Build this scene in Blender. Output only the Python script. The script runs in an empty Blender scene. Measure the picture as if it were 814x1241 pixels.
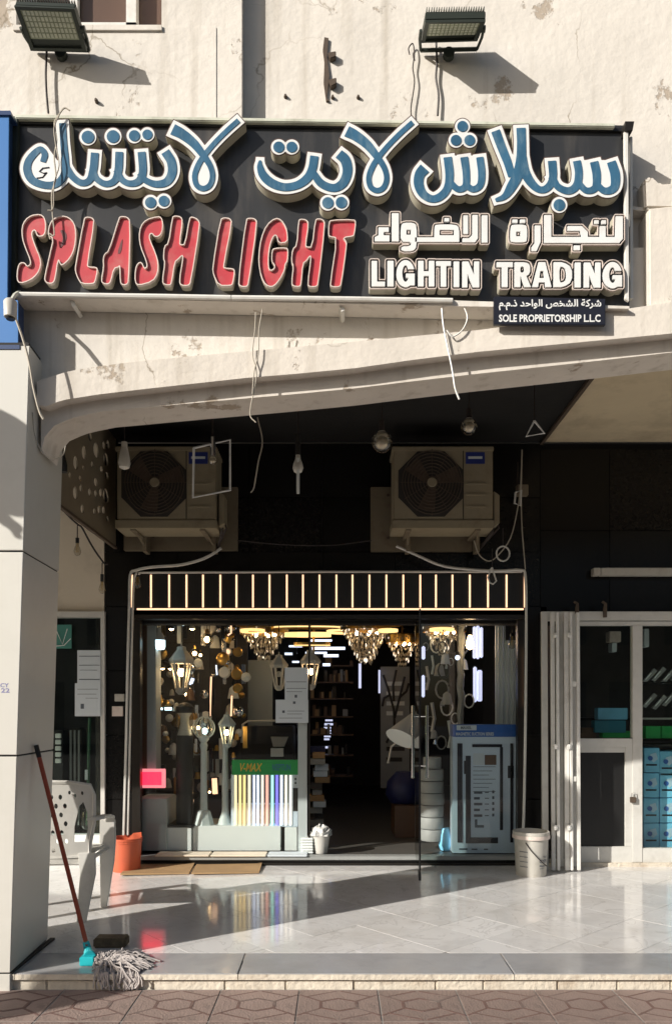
import bpy, bmesh, math, random
import numpy as np
from mathutils import Vector
from mathutils.geometry import delaunay_2d_cdt
random.seed(7)
S = bpy.context.scene
COL = S.collection
PI = math.pi
# ------------------------------------------------------------ camera, sky, sun, exposure
F, CX, HY, HC = 930.0, 407.0, 862.0, 1.33      # focal length in photo pixels, centre, horizon row, eye height
cam = bpy.data.cameras.new('camera'); cam.sensor_fit = 'VERTICAL'; cam.sensor_height = 36
cam.lens = F/1241*36; cam.shift_y = (HY-620.5)/1241; cam.clip_end = 500; cam.clip_start = .05
co = bpy.data.objects.new('camera', cam); COL.objects.link(co)
co.location = (0, 0, HC); co.rotation_euler = (PI/2, 0, 0); S.camera = co
W = bpy.data.worlds.new('World'); S.world = W; W.use_nodes = True
wn = W.node_tree.nodes; bg = wn['Background']
sky = wn.new('ShaderNodeTexSky'); sky.sky_type = 'NISHITA'; sky.sun_disc = False
SUN_EL, SUN_ROT = math.radians(24.7), math.radians(234.1)
sky.sun_elevation = SUN_EL; sky.sun_rotation = SUN_ROT; sky.air_density = 1.0; sky.dust_density = 2.5; sky.ozone_density = .6
W.node_tree.links.new(sky.outputs[0], bg.inputs[0]); bg.inputs[1].default_value = .07
sl = bpy.data.lights.new('sun', 'SUN'); sl.energy = 4.7; sl.angle = math.radians(.5); sl.color = (1, .945, .865)
so = bpy.data.objects.new('sun', sl); COL.objects.link(so)
d = Vector((1.38, 1, -.79)); so.rotation_euler = d.to_track_quat('-Z', 'Y').to_euler(); so.location = (-6, -5, 8)
S.view_settings.view_transform = 'Standard'; S.view_settings.look = 'None'
S.view_settings.exposure = 0.3; S.view_settings.gamma = 1
S.cycles.max_bounces = 8; S.cycles.transparent_max_bounces = 16

# ------------------------------------------------------------ geometry helpers
def P(px, py, D): return Vector(((px-CX)*D/F, D, HC+(HY-py)*D/F))
def XX(px, D): return (px-CX)*D/F
def ZZ(py, D): return HC+(HY-py)*D/F

def tri_fill(loops):
    fl = [q for L in loops for q in L]; ed = []; s_ = 0
    for L in loops:
        k = len(L); ed += [(s_+i, s_+(i+1) % k) for i in range(k)]; s_ += k
    vs, es, fs, ov, oe, of = delaunay_2d_cdt([Vector((p[0], p[1])) for p in fl], ed, [], 0, 1e-7)
    out = []
    for f in fs:
        if len(f) != 3: continue
        cx = sum(vs[i].x for i in f)/3; cy = sum(vs[i].y for i in f)/3; ins = False
        for L in loops:
            for i in range(len(L)):
                x0, y0 = L[i][0], L[i][1]; x1, y1 = L[i-1][0], L[i-1][1]
                if (y0 > cy) != (y1 > cy) and cx < (x1-x0)*(cy-y0)/(y1-y0)+x0: ins = not ins
        if ins: out.append(tuple(ov[i][0] if ov[i] else 0 for i in f))
    return out
class MB:
    def __init__(s): s.v = []; s.f = []
    def add(s, vs, fs):
        n = len(s.v); s.v += [Vector(q) for q in vs]; s.f += [tuple(i+n for i in f) for f in fs]; return s
    def box(s, x0, x1, y0, y1, z0, z1):
        if x0 > x1: x0, x1 = x1, x0
        if y0 > y1: y0, y1 = y1, y0
        if z0 > z1: z0, z1 = z1, z0
        return s.add([(x0,y0,z0),(x1,y0,z0),(x1,y1,z0),(x0,y1,z0),(x0,y0,z1),(x1,y0,z1),(x1,y1,z1),(x0,y1,z1)],
                     [(0,3,2,1),(4,5,6,7),(0,1,5,4),(1,2,6,5),(2,3,7,6),(3,0,4,7)])
    def pbox(s, a, b, c, d_, D, t):      # pixel rect a,b .. c,d at depth D, thickness t behind
        return s.box(XX(a,D), XX(c,D), D, D+t, ZZ(d_,D), ZZ(b,D))
    def pquad(s, pts, D, t):             # pixel polygon extruded back
        n = len(pts); fr = [P(x,y,D) for x,y in pts]; bk = [p+Vector((0,t,0)) for p in fr]
        a = sum(fr[i].x*fr[(i+1)%n].z-fr[(i+1)%n].x*fr[i].z for i in range(n))
        if a < 0: fr.reverse(); bk.reverse()
        return s.add(fr+bk, [tuple(range(n)), tuple(range(2*n-1, n-1, -1))]+[(i, i+n, (i+1)%n+n, (i+1)%n) for i in range(n)])
    def tube(s, pts, r, n=6, cap=True):
        pts = [Vector(p) for p in pts]
        if not isinstance(r, (list, tuple)): r = [r]*len(pts)
        up = None; vs = []; fs = []
        for i, p in enumerate(pts):
            t = (pts[min(i+1, len(pts)-1)]-pts[max(i-1, 0)])
            if t.length < 1e-9: t = Vector((0,0,1))
            t.normalize()
            if up is None: up = Vector((0,0,1)) if abs(t.z) < .9 else Vector((1,0,0))
            a = t.cross(up)
            if a.length < 1e-4: a = t.orthogonal()
            a.normalize(); b = a.cross(t); up = b
            for k in range(n):
                an = 2*PI*k/n; vs.append(p+(a*math.cos(an)+b*math.sin(an))*r[i])
        for i in range(len(pts)-1):
            for k in range(n): fs.append((i*n+k, (i+1)*n+k, (i+1)*n+(k+1)%n, i*n+(k+1)%n))
        if cap: fs.append(tuple(range(n))); fs.append(tuple(range(len(vs)-1, len(vs)-1-n, -1)))
        return s.add(vs, fs)
    def lathe(s, c, prof, n=16, ax='z', cap=True):     # prof: [(r, h)]
        vs = []; fs = []; c = Vector(c)
        for r, h in prof:
            for k in range(n):
                a = 2*PI*k/n; x, y = r*math.cos(a), r*math.sin(a)
                vs.append(c+(Vector((x,y,h)) if ax == 'z' else Vector((x,h,y)) if ax == 'y' else Vector((h,x,y))))
        m = len(prof)
        for i in range(m-1):
            for k in range(n): fs.append((i*n+k, i*n+(k+1)%n, (i+1)*n+(k+1)%n, (i+1)*n+k))
        if cap: fs.append(tuple(range(n-1, -1, -1))); fs.append(tuple(range((m-1)*n, m*n)))
        return s.add(vs, fs)
    def sphere(s, c, r, n=12, m=8, sz=1):
        return s.lathe(c, [(max(r*math.sin(PI*i/m), 1e-4), -r*sz*math.cos(PI*i/m)) for i in range(m+1)], n)
    def build(s, name, mat, parent=None, smooth=False, bevel=0, subsurf=0):
        me = bpy.data.meshes.new(name)
        off = parent_origin(parent) if parent else Vector((0,0,0))
        me.from_pydata([tuple(q-off) for q in s.v], [], s.f); me.update()
        bm = bmesh.new(); bm.from_mesh(me)
        bmesh.ops.recalc_face_normals(bm, faces=bm.faces)
        if bevel:
            es = [e for e in bm.edges if len(e.link_faces) == 2 and e.calc_face_angle(0) > .5]
            if es: bmesh.ops.bevel(bm, geom=es, offset=bevel, segments=2, affect='EDGES', clamp_overlap=True)
        bm.to_mesh(me); bm.free()
        if smooth:
            me.polygons.foreach_set('use_smooth', [True]*len(me.polygons)); me.set_sharp_from_angle(angle=.7)
        me.materials.append(mat)
        o = bpy.data.objects.new(name, me); COL.objects.link(o)
        if parent: o.parent = parent
        return o

ORG = {}
def parent_origin(o):
    v = Vector((0,0,0))
    while o: v += o.location; o = o.parent
    return v
def thing(name, label, cat, loc=(0,0,0), group=None):
    o = bpy.data.objects.new(name, None); COL.objects.link(o); o.location = loc; o.empty_display_size = .1
    o['label'] = label; o['category'] = cat
    if group: o['group'] = group
    return o
def tag(o, label, cat, group=None):
    o['label'] = label; o['category'] = cat
    if group: o['group'] = group
    return o
def struct(o): o['kind'] = 'structure'; return o
def stuff(o): o['kind'] = 'stuff'; return o
def copy_tree(o, parent=None):
    c = o.copy(); COL.objects.link(c); c.parent = parent
    for ch in o.children: copy_tree(ch, c)
    return c

# ------------------------------------------------------------ materials
def nt(name):
    m = bpy.data.materials.new(name); m.use_nodes = True
    return m, m.node_tree.nodes, m.node_tree.links, m.node_tree.nodes['Principled BSDF']
def mat(name, c, rough=.6, metal=0, var=.12, vs=6, bump=0, bs=60, dirt=None, ds=2, damt=.5, rnd=0, spec=.5, coat=0, stretch=None):
    m, n, l, b = nt(name)
    b.inputs['Roughness'].default_value = rough; b.inputs['Metallic'].default_value = metal
    b.inputs['Specular IOR Level'].default_value = spec; b.inputs['Coat Weight'].default_value = coat
    tc = n.new('ShaderNodeTexCoord'); src = tc.outputs['Object']
    if stretch:
        mp = n.new('ShaderNodeMapping'); mp.inputs['Scale'].default_value = stretch; l.new(src, mp.inputs[0]); src = mp.outputs[0]
    no = n.new('ShaderNodeTexNoise'); no.inputs['Scale'].default_value = vs; no.inputs['Detail'].default_value = 6; l.new(src, no.inputs[0])
    mx = n.new('ShaderNodeMix'); mx.data_type = 'RGBA'
    mx.inputs[6].default_value = tuple(x*(1-var) for x in c)+(1,); mx.inputs[7].default_value = tuple(min(1, x*(1+var)) for x in c)+(1,)
    l.new(no.outputs[0], mx.inputs[0]); out = mx.outputs[2]
    if rnd:
        oi = n.new('ShaderNodeObjectInfo'); mr = n.new('ShaderNodeMapRange'); mr.inputs[3].default_value = 1-rnd; mr.inputs[4].default_value = 1+rnd
        l.new(oi.outputs['Random'], mr.inputs[0]); vm = n.new('ShaderNodeVectorMath'); vm.operation = 'SCALE'
        l.new(out, vm.inputs[0]); l.new(mr.outputs[0], vm.inputs['Scale']); out = vm.outputs[0]
    if dirt:
        d1 = n.new('ShaderNodeTexNoise'); d1.inputs['Scale'].default_value = ds; d1.inputs['Detail'].default_value = 10; d1.inputs['Roughness'].default_value = .65
        l.new(src, d1.inputs[0]); cr = n.new('ShaderNodeValToRGB'); cr.color_ramp.elements[0].position = .5; cr.color_ramp.elements[1].position = .75
        cr.color_ramp.elements[1].color = (damt,)*3+(1,)
        l.new(d1.outputs[0], cr.inputs[0]); m2 = n.new('ShaderNodeMix'); m2.data_type = 'RGBA'; m2.inputs[7].default_value = tuple(dirt)+(1,)
        l.new(cr.outputs[0], m2.inputs[0]); l.new(out, m2.inputs[6]); out = m2.outputs[2]
    l.new(out, b.inputs['Base Color'])
    if bump:
        bn = n.new('ShaderNodeTexNoise'); bn.inputs['Scale'].default_value = bs; bn.inputs['Detail'].default_value = 5; l.new(src, bn.inputs[0])
        bp = n.new('ShaderNodeBump'); bp.inputs['Strength'].default_value = bump; bp.inputs['Distance'].default_value = .01
        l.new(bn.outputs[0], bp.inputs['Height']); l.new(bp.outputs[0], b.inputs['Normal'])
    return m
def emit(name, c, st):
    m, n, l, b = nt(name); b.inputs['Base Color'].default_value = tuple(c)+(1,)
    b.inputs['Emission Color'].default_value = tuple(c)+(1,); b.inputs['Emission Strength'].default_value = st; return m
def glass(name, tint=(.9,.94,.92), ior=1.5, rough=0.0, gain=1.0):
    m, n, l, b = nt(name); n.remove(b)
    t = n.new('ShaderNodeBsdfTransparent'); t.inputs[0].default_value = tuple(tint)+(1,)
    g = n.new('ShaderNodeBsdfGlossy'); g.inputs['Roughness'].default_value = rough
    fr = n.new('ShaderNodeFresnel'); ge = n.new('ShaderNodeNewGeometry'); im = n.new('ShaderNodeMix'); im.inputs[2].default_value = ior; im.inputs[3].default_value = 1/ior
    l.new(ge.outputs['Backfacing'], im.inputs[0]); l.new(im.outputs[0], fr.inputs[0])      # same reflectance on both faces of the pane
    mu = n.new('ShaderNodeMath'); mu.operation = 'MULTIPLY'; mu.inputs[1].default_value = gain; mu.use_clamp = True; l.new(fr.outputs[0], mu.inputs[0])
    x = n.new('ShaderNodeMixShader'); l.new(mu.outputs[0], x.inputs[0]); l.new(t.outputs[0], x.inputs[1]); l.new(g.outputs[0], x.inputs[2])
    l.new(x.outputs[0], n['Material Output'].inputs[0]); return m

def plaster_mat(name, c, crack=True):
    m, n, l, b = nt(name); b.inputs['Roughness'].default_value = .9; b.inputs['Specular IOR Level'].default_value = .2
    tc = n.new('ShaderNodeTexCoord'); o = tc.outputs['Object']
    n1 = n.new('ShaderNodeTexNoise'); n1.inputs['Scale'].default_value = 1.6; n1.inputs['Detail'].default_value = 8; n1.inputs['Roughness'].default_value = .65; l.new(o, n1.inputs[0])
    r1 = n.new('ShaderNodeValToRGB'); r1.color_ramp.elements[0].position = .3; r1.color_ramp.elements[1].position = .7
    r1.color_ramp.elements[0].color = tuple(x*.86 for x in c)+(1,); r1.color_ramp.elements[1].color = tuple(min(1,x*1.07) for x in c)+(1,); l.new(n1.outputs[0], r1.inputs[0])
    # peeled patches, rusty grey
    n2 = n.new('ShaderNodeTexNoise'); n2.inputs['Scale'].default_value = 3.3; n2.inputs['Detail'].default_value = 12; n2.inputs['Roughness'].default_value = .7; l.new(o, n2.inputs[0])
    r2 = n.new('ShaderNodeValToRGB'); r2.color_ramp.elements[0].position = .60; r2.color_ramp.elements[1].position = .63; l.new(n2.outputs[0], r2.inputs[0])
    m2 = n.new('ShaderNodeMix'); m2.data_type = 'RGBA'; m2.inputs[7].default_value = (c[0]*.62, c[1]*.56, c[2]*.5, 1)
    l.new(r2.outputs[0], m2.inputs[0]); l.new(r1.outputs[0], m2.inputs[6]); col = m2.outputs[2]
    # rain streaks
    mp = n.new('ShaderNodeMapping'); mp.inputs['Scale'].default_value = (9, 9, .5); l.new(o, mp.inputs[0])
    n3 = n.new('ShaderNodeTexNoise'); n3.inputs['Scale'].default_value = 1.5; n3.inputs['Detail'].default_value = 6; l.new(mp.outputs[0], n3.inputs[0])
    r3 = n.new('ShaderNodeValToRGB'); r3.color_ramp.elements[0].position = .55; r3.color_ramp.elements[1].position = .85; r3.color_ramp.elements[1].color = (.75,.75,.75,1); l.new(n3.outputs[0], r3.inputs[0])
    m3 = n.new('ShaderNodeMix'); m3.data_type = 'RGBA'; m3.inputs[7].default_value = (c[0]*.6, c[1]*.57, c[2]*.52, 1); l.new(r3.outputs[0], m3.inputs[0]); l.new(col, m3.inputs[6]); col = m3.outputs[2]
    # cracks
    nw = n.new('ShaderNodeTexNoise'); nw.inputs['Scale'].default_value = 3; nw.inputs['Detail'].default_value = 5; l.new(o, nw.inputs[0])
    va = n.new('ShaderNodeVectorMath'); va.operation = 'MULTIPLY_ADD'; va.inputs[1].default_value = (.5,.5,.5); l.new(nw.outputs[1], va.inputs[0]); l.new(o, va.inputs[2])
    vo = n.new('ShaderNodeTexVoronoi'); vo.feature = 'DISTANCE_TO_EDGE'; vo.inputs['Scale'].default_value = 1.1; l.new(va.outputs[0], vo.inputs[0])
    rc = n.new('ShaderNodeValToRGB'); rc.color_ramp.elements[0].position = .0; rc.color_ramp.elements[0].color = (1,1,1,1); rc.color_ramp.elements[1].position = .006; rc.color_ramp.elements[1].color = (0,0,0,1); l.new(vo.outputs[0], rc.inputs[0])
    n4 = n.new('ShaderNodeTexNoise'); n4.inputs['Scale'].default_value = 1.3; l.new(o, n4.inputs[0])
    r4 = n.new('ShaderNodeValToRGB'); r4.color_ramp.elements[0].position = .5; r4.color_ramp.elements[1].position = .6; l.new(n4.outputs[0], r4.inputs[0])
    mm = n.new('ShaderNodeMath'); mm.operation = 'MULTIPLY'; l.new(rc.outputs[0], mm.inputs[0]); l.new(r4.outputs[0], mm.inputs[1])
    m5 = n.new('ShaderNodeMix'); m5.data_type = 'RGBA'; m5.inputs[7].default_value = (c[0]*.4, c[1]*.36, c[2]*.3, 1); l.new(mm.outputs[0], m5.inputs[0]); l.new(col, m5.inputs[6])
    l.new(m5.outputs[2], b.inputs['Base Color'])
    nb = n.new('ShaderNodeTexNoise'); nb.inputs['Scale'].default_value = 22; nb.inputs['Detail'].default_value = 5; nb.inputs['Roughness'].default_value = .55; l.new(o, nb.inputs[0])
    ad = n.new('ShaderNodeMath'); ad.operation = 'SUBTRACT'; l.new(nb.outputs[0], ad.inputs[0]); l.new(r2.outputs[0], ad.inputs[1])
    bp = n.new('ShaderNodeBump'); bp.inputs['Strength'].default_value = .42; bp.inputs['Distance'].default_value = .009; l.new(ad.outputs[0], bp.inputs['Height']); l.new(bp.outputs[0], b.inputs['Normal'])
    return m

def marble_mat(name, c, rough, vein=(.42,.40,.39), rnd=.05):
    m, n, l, b = nt(name); b.inputs['Specular IOR Level'].default_value = .6
    tc = n.new('ShaderNodeTexCoord'); oi = n.new('ShaderNodeObjectInfo')
    va = n.new('ShaderNodeVectorMath'); va.operation = 'SCALE'; va.inputs['Scale'].default_value = 37; cb = n.new('ShaderNodeCombineXYZ')
    for i in range(3): l.new(oi.outputs['Random'], cb.inputs[i])
    l.new(cb.outputs[0], va.inputs[0]); ad = n.new('ShaderNodeVectorMath'); l.new(tc.outputs['Object'], ad.inputs[0]); l.new(va.outputs[0], ad.inputs[1])
    n1 = n.new('ShaderNodeTexNoise'); n1.inputs['Scale'].default_value = 3.5; n1.inputs['Detail'].default_value = 8; n1.inputs['Distortion'].default_value = 1.2; l.new(ad.outputs[0], n1.inputs[0])
    r = n.new('ShaderNodeValToRGB'); e = r.color_ramp.elements; e[0].position = .35; e[0].color = tuple(x*.9 for x in c)+(1,); e[1].position = .65; e[1].color = tuple(c)+(1,)
    q = e.new(.49); q.color = tuple(c)+(1,); q = e.new(.505); q.color = tuple(vein[i]*.45+c[i]*.55 for i in range(3))+(1,); q = e.new(.52); q.color = tuple(c)+(1,)
    l.new(n1.outputs[0], r.inputs[0])
    mr = n.new('ShaderNodeMapRange'); mr.inputs[3].default_value = 1-rnd; mr.inputs[4].default_value = 1+rnd; l.new(oi.outputs['Random'], mr.inputs[0])
    sc = n.new('ShaderNodeVectorMath'); sc.operation = 'SCALE'; l.new(r.outputs[0], sc.inputs[0]); l.new(mr.outputs[0], sc.inputs['Scale'])
    nd = n.new('ShaderNodeTexNoise'); nd.inputs['Scale'].default_value = 1.7; nd.inputs['Detail'].default_value = 9; nd.inputs['Roughness'].default_value = .7
    ge = n.new('ShaderNodeNewGeometry'); l.new(ge.outputs['Position'], nd.inputs[0]); rd = n.new('ShaderNodeValToRGB'); rd.color_ramp.elements[0].position = .45; rd.color_ramp.elements[1].position = .75; rd.color_ramp.elements[1].color = (.5,.5,.5,1); l.new(nd.outputs[0], rd.inputs[0])
    md = n.new('ShaderNodeMix'); md.data_type = 'RGBA'; md.inputs[7].default_value = (c[0]*.62, c[1]*.58, c[2]*.52, 1); l.new(rd.outputs[0], md.inputs[0]); l.new(sc.outputs[0], md.inputs[6])
    l.new(md.outputs[2], b.inputs['Base Color'])
    n2 = n.new('ShaderNodeTexNoise'); n2.inputs['Scale'].default_value = 5; n2.inputs['Detail'].default_value = 6; l.new(ge.outputs['Position'], n2.inputs[0])
    m2 = n.new('ShaderNodeMapRange'); m2.inputs[1].default_value = .35; m2.inputs[2].default_value = .75; m2.inputs[3].default_value = rough*.8; m2.inputs[4].default_value = rough*1.7
    l.new(n2.outputs[0], m2.inputs[0]); l.new(m2.outputs[0], b.inputs['Roughness'])
    return m

M = {}
M['plaster'] = plaster_mat('plaster', (.74,.70,.64))
M['arch'] = plaster_mat('arch plaster', (.72,.67,.60))
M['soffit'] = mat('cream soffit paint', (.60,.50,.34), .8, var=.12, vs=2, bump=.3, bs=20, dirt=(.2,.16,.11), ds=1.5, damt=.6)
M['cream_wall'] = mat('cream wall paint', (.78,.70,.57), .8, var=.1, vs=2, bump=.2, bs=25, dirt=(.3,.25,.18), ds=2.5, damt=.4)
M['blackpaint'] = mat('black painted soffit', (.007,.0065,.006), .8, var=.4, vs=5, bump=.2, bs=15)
M['granite'] = mat('black granite', (.008,.0075,.007), .25, var=.35, vs=40, rnd=.35, spec=.25)
M['clad'] = mat('cream cladding sheet', (.64,.63,.58), .38, var=.03, vs=1.2, dirt=(.42,.40,.34), ds=1.2, damt=.35, spec=.5)
M['joint'] = mat('dark joint sealant', (.02,.02,.02), .8)
M['grout'] = mat('grout', (.30,.28,.26), .9)
M['marble'] = marble_mat('polished marble tile', (.77,.76,.75), .09)
M['kerbmarble'] = marble_mat('grey marble slab', (.40,.40,.41), .16)
M['kerbstone'] = mat('rough kerb stone', (.66,.60,.50), .9, var=.2, vs=12, bump=1, bs=30, dirt=(.36,.28,.2), ds=6, damt=.9)
M['paver'] = mat('concrete paver', (.27,.20,.172), .9, var=.18, vs=9, bump=.5, bs=90, dirt=(.10,.08,.07), ds=5, damt=.8, rnd=.14)
M['paverred'] = mat('red paver pattern', (.16,.095,.08), .9, var=.3, vs=9, bump=.4, bs=90, dirt=(.20,.165,.145), ds=7, damt=1)
M['asphalt'] = mat('asphalt', (.055,.053,.05), .9, var=.3, vs=3, bump=.4, bs=80)
M['signblack'] = mat('sign black sheet', (.035,.036,.038), .35, var=.3, vs=3, dirt=(.11,.10,.09), ds=1.6, damt=.9, stretch=(3,1,.6))
M['railgreen'] = mat('weathered green white rail', (.62,.64,.54), .5, var=.15, dirt=(.25,.24,.18), ds=8, damt=.6)
M['white'] = mat('white paint metal', (.74,.73,.69), .4, var=.06, dirt=(.35,.32,.27), ds=6, damt=.5)
M['pale'] = mat('pale grey aluminium', (.64,.63,.59), .38, metal=.05, var=.08, dirt=(.30,.28,.24), ds=5, damt=.4)
M['letterside'] = mat('letter return cream', (.50,.47,.38), .6, var=.15, vs=8, dirt=(.26,.23,.17), ds=9, damt=.6)
M['letterwhite'] = mat('letter white acrylic', (.80,.81,.80), .35, var=.04, dirt=(.55,.53,.48), ds=8, damt=.4)
M['letterblue'] = mat('letter blue acrylic', (.04,.125,.215), .35, var=.4, vs=9, dirt=(.16,.26,.33), ds=14, damt=.9, stretch=(1.6,1,.5))
M['letterred'] = mat('letter red acrylic', (.50,.05,.065), .42, var=.14, dirt=(.50,.17,.16), ds=7, damt=.8)
M['letteredge'] = mat('brown letter trim', (.10,.06,.05), .5)
M['letterrim'] = mat('white letter trim', (.72,.62,.56), .45, dirt=(.45,.33,.28), ds=20, damt=.5)
M['letterblack'] = mat('letter black channel', (.012,.012,.013), .5)
M['counter'] = mat('grey red counter sheet', (.14,.045,.05), .5)
M['navy'] = mat('navy plate', (.016,.017,.026), .35, var=.1)
M['bluesign'] = mat('blue sign sheet', (.06,.20,.50), .35, var=.08, vs=2)
M['bluedark'] = mat('dark blue edge', (.02,.05,.14), .4)
M['darkmetal'] = mat('dark green grey metal', (.045,.055,.045), .45, metal=.3, var=.2)
M['ledglass'] = mat('lamp lens', (.34,.38,.27), .25, var=.1)
M['ledcell'] = mat('lamp led cell', (.55,.58,.46), .35, var=.1, vs=30)
M['cable'] = mat('dark cable', (.03,.022,.02), .6)
M['cablepale'] = mat('pale cable', (.42,.38,.31), .6)
M['black'] = mat('black plastic', (.012,.012,.012), .4)
M['frame'] = mat('dark bronze frame', (.03,.026,.022), .35, metal=.5, var=.2)
M['glass'] = glass('shop window glass', (.95,.965,.96), 1.45)
M['glassdoor'] = glass('door glass', (.62,.70,.68), 1.5)
M['glassdark'] = glass('tinted window glass', (.90,.94,.92), 1.45)
M['bulbglass'] = glass('bulb glass', (.86,.83,.76), 1.45, .02, 2.2)
M['frosted'] = mat('frosted bulb glass', (.62,.60,.54), .3, var=.05)
M['chrome'] = mat('chrome', (.75,.75,.76), .12, metal=1, var=.03)
M['silverglass'] = mat('silvered globe', (.72,.68,.60), .16, metal=.45, var=.25, vs=25)
M['ac'] = mat('yellowed unit casing', (.29,.25,.17), .5, var=.1, dirt=(.17,.13,.08), ds=6, damt=.7)
M['acdark'] = mat('fan cavity', (.03,.026,.022), .7)
M['rust'] = mat('dusty brown grille', (.085,.06,.042), .7, var=.3, vs=30)
M['board'] = mat('beige backing board', (.20,.165,.11), .8, var=.2, dirt=(.12,.08,.05), ds=6, damt=.8)
M['acblue'] = mat('blue badge', (.02,.035,.20), .4)
M['ledwarm'] = emit('warm led strip', (1,.60,.36), 1.35)
M['coolglow'] = emit('cool glow panel', (.70,.74,1), .75)
M['crystalglow'] = emit('glowing crystal glint', (1,.86,.68), 1.1)
M['ledwhite'] = emit('white led', (.72,.80,1), 1.5)
M['bulbwarm'] = emit('lit warm bulb', (1,.66,.34), 24)
M['bulbcool'] = emit('lit cool bulb', (.62,.86,.95), 3.5)
M['redled'] = emit('red led panel', (1,.015,.04), 3.2)
M['pinkled'] = emit('pink glow border', (1,.30,.34), .8)
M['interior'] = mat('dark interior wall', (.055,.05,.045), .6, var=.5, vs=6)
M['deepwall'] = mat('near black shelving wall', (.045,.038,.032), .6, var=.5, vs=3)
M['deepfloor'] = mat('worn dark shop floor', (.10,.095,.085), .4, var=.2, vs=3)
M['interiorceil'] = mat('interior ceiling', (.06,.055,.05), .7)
M['greycolumn'] = mat('pale grey column', (.48,.53,.53), .5, var=.06)
M['brown'] = mat('brown wood trim', (.12,.065,.035), .5, var=.25, vs=4)
M['postgrey'] = mat('grey green painted post', (.56,.63,.61), .5, var=.08)
M['shelfwhite'] = mat('white display shelf', (.78,.82,.80), .4, var=.05)
M['gold'] = mat('brass gold', (.62,.40,.12), .28, metal=1, var=.15)
M['goldlit'] = emit('lit gold ring', (1,.66,.26), 1.3)
M['crystal'] = mat('crystal', (.60,.56,.48), .12, metal=.4, var=.15)
M['paper'] = mat('paper sheet', (.62,.68,.72), .7, var=.04)
M['ink'] = mat('printed ink', (.10,.12,.15), .7)
M['green'] = mat('green header', (.02,.36,.08), .4)
M['yellow'] = mat('yellow print', (.75,.50,.06), .5)
M['teal'] = mat('teal print', (.03,.20,.28), .5)
M['boxwhite'] = mat('pale blue white carton', (.62,.72,.82), .45, var=.04)
M['boxblue'] = mat('blue carton print', (.03,.12,.42), .4)
M['chair'] = mat('grey white plastic', (.62,.61,.57), .45, var=.08, dirt=(.33,.31,.27), ds=6, damt=.5)
M['terracotta'] = mat('orange red plastic', (.62,.13,.06), .45, var=.08, dirt=(.42,.12,.08), ds=7, damt=.5)
M['redwood'] = mat('red brown painted wood', (.30,.055,.025), .5, var=.2, vs=20)
M['tealplastic'] = mat('turquoise plastic', (.02,.45,.50), .4)
M['strand'] = mat('dirty cotton strands', (.44,.40,.38), .95, var=.35, vs=40)
M['card'] = mat('cardboard', (.40,.26,.13), .85, var=.12, dirt=(.22,.13,.07), ds=5, damt=.5)
M['bucket'] = mat('off white plastic', (.52,.50,.45), .45, var=.08, dirt=(.32,.28,.22), ds=7, damt=.6)
M['bag'] = mat('crinkled plastic bag', (.62,.62,.60), .25, var=.12, bump=.8, bs=40)
M['spool'] = mat('grey wrapped coil', (.30,.31,.30), .55, var=.15, bump=.3, bs=20)
M['bluebag'] = mat('dark blue sheet', (.008,.012,.07), .5, var=.3)
M['skyblue'] = mat('light blue carton', (.20,.55,.80), .4, var=.2, vs=10, rnd=.18)
M['skypale'] = mat('pale carton print', (.45,.62,.78), .5)
M['perf'] = mat('dark perforated sheet', (.24,.20,.14), .6, var=.2, vs=8)
M['redbase'] = mat('red granite plinth', (.10,.02,.02), .3, var=.3, vs=20)
M['windowbrown'] = mat('brown window glass', (.13,.085,.065), .25, var=.1)
M['shade'] = mat('white cone shade', (.42,.44,.44), .5)
M['farwall'] = mat('far building render', (.42,.38,.33), .9, var=.1)
M['farwin'] = mat('far window', (.06,.07,.08), .2)

# ------------------------------------------------------------ GROUND
b = MB().box(-60, 60, -60, 3.88, -.30, -.110); struct(b.build('ground', M['asphalt']))
b = MB().box(-60, 60, 3.92, 60, -.30, -.05); struct(b.build('subfloor', M['grout']))
pav = thing('pavement', '', 'x'); del pav['label'], pav['category']; struct(pav)
MB().box(-8, 8, 1.2, 3.895, -.16, -.083).build('paving_bed', M['grout'], pav)
PS = .395; pm = None
for i in range(-8, 9):
    for j in range(6):
        x = -.185+i*PS; y = 3.885-(j+1)*PS
        if pm is None:
            o = MB().box(0.002, PS-.002, .002, PS-.002, -.105, -.08).build('paver', M['paver'], pav, bevel=.003); pm = o.data
        else: o = bpy.data.objects.new('paver', pm); COL.objects.link(o); o.parent = pav
        o.location = (x, y, random.uniform(-.0008, .0004))
b = MB()
def strip2(b, p, q, w, z=-.0792):
    p = Vector((p[0], p[1], 0)); q = Vector((q[0], q[1], 0)); t = (q-p).normalized(); nn = Vector((-t.y, t.x, 0))*w
    b.add([(p-nn+Vector((0,0,z-.004))), (q-nn+Vector((0,0,z-.004))), (q+nn+Vector((0,0,z-.004))), (p+nn+Vector((0,0,z-.004))),
           (p-nn+Vector((0,0,z))), (q-nn+Vector((0,0,z))), (q+nn+Vector((0,0,z))), (p+nn+Vector((0,0,z)))],
          [(0,3,2,1),(4,5,6,7),(0,1,5,4),(1,2,6,5),(2,3,7,6),(3,0,4,7)])
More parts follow.
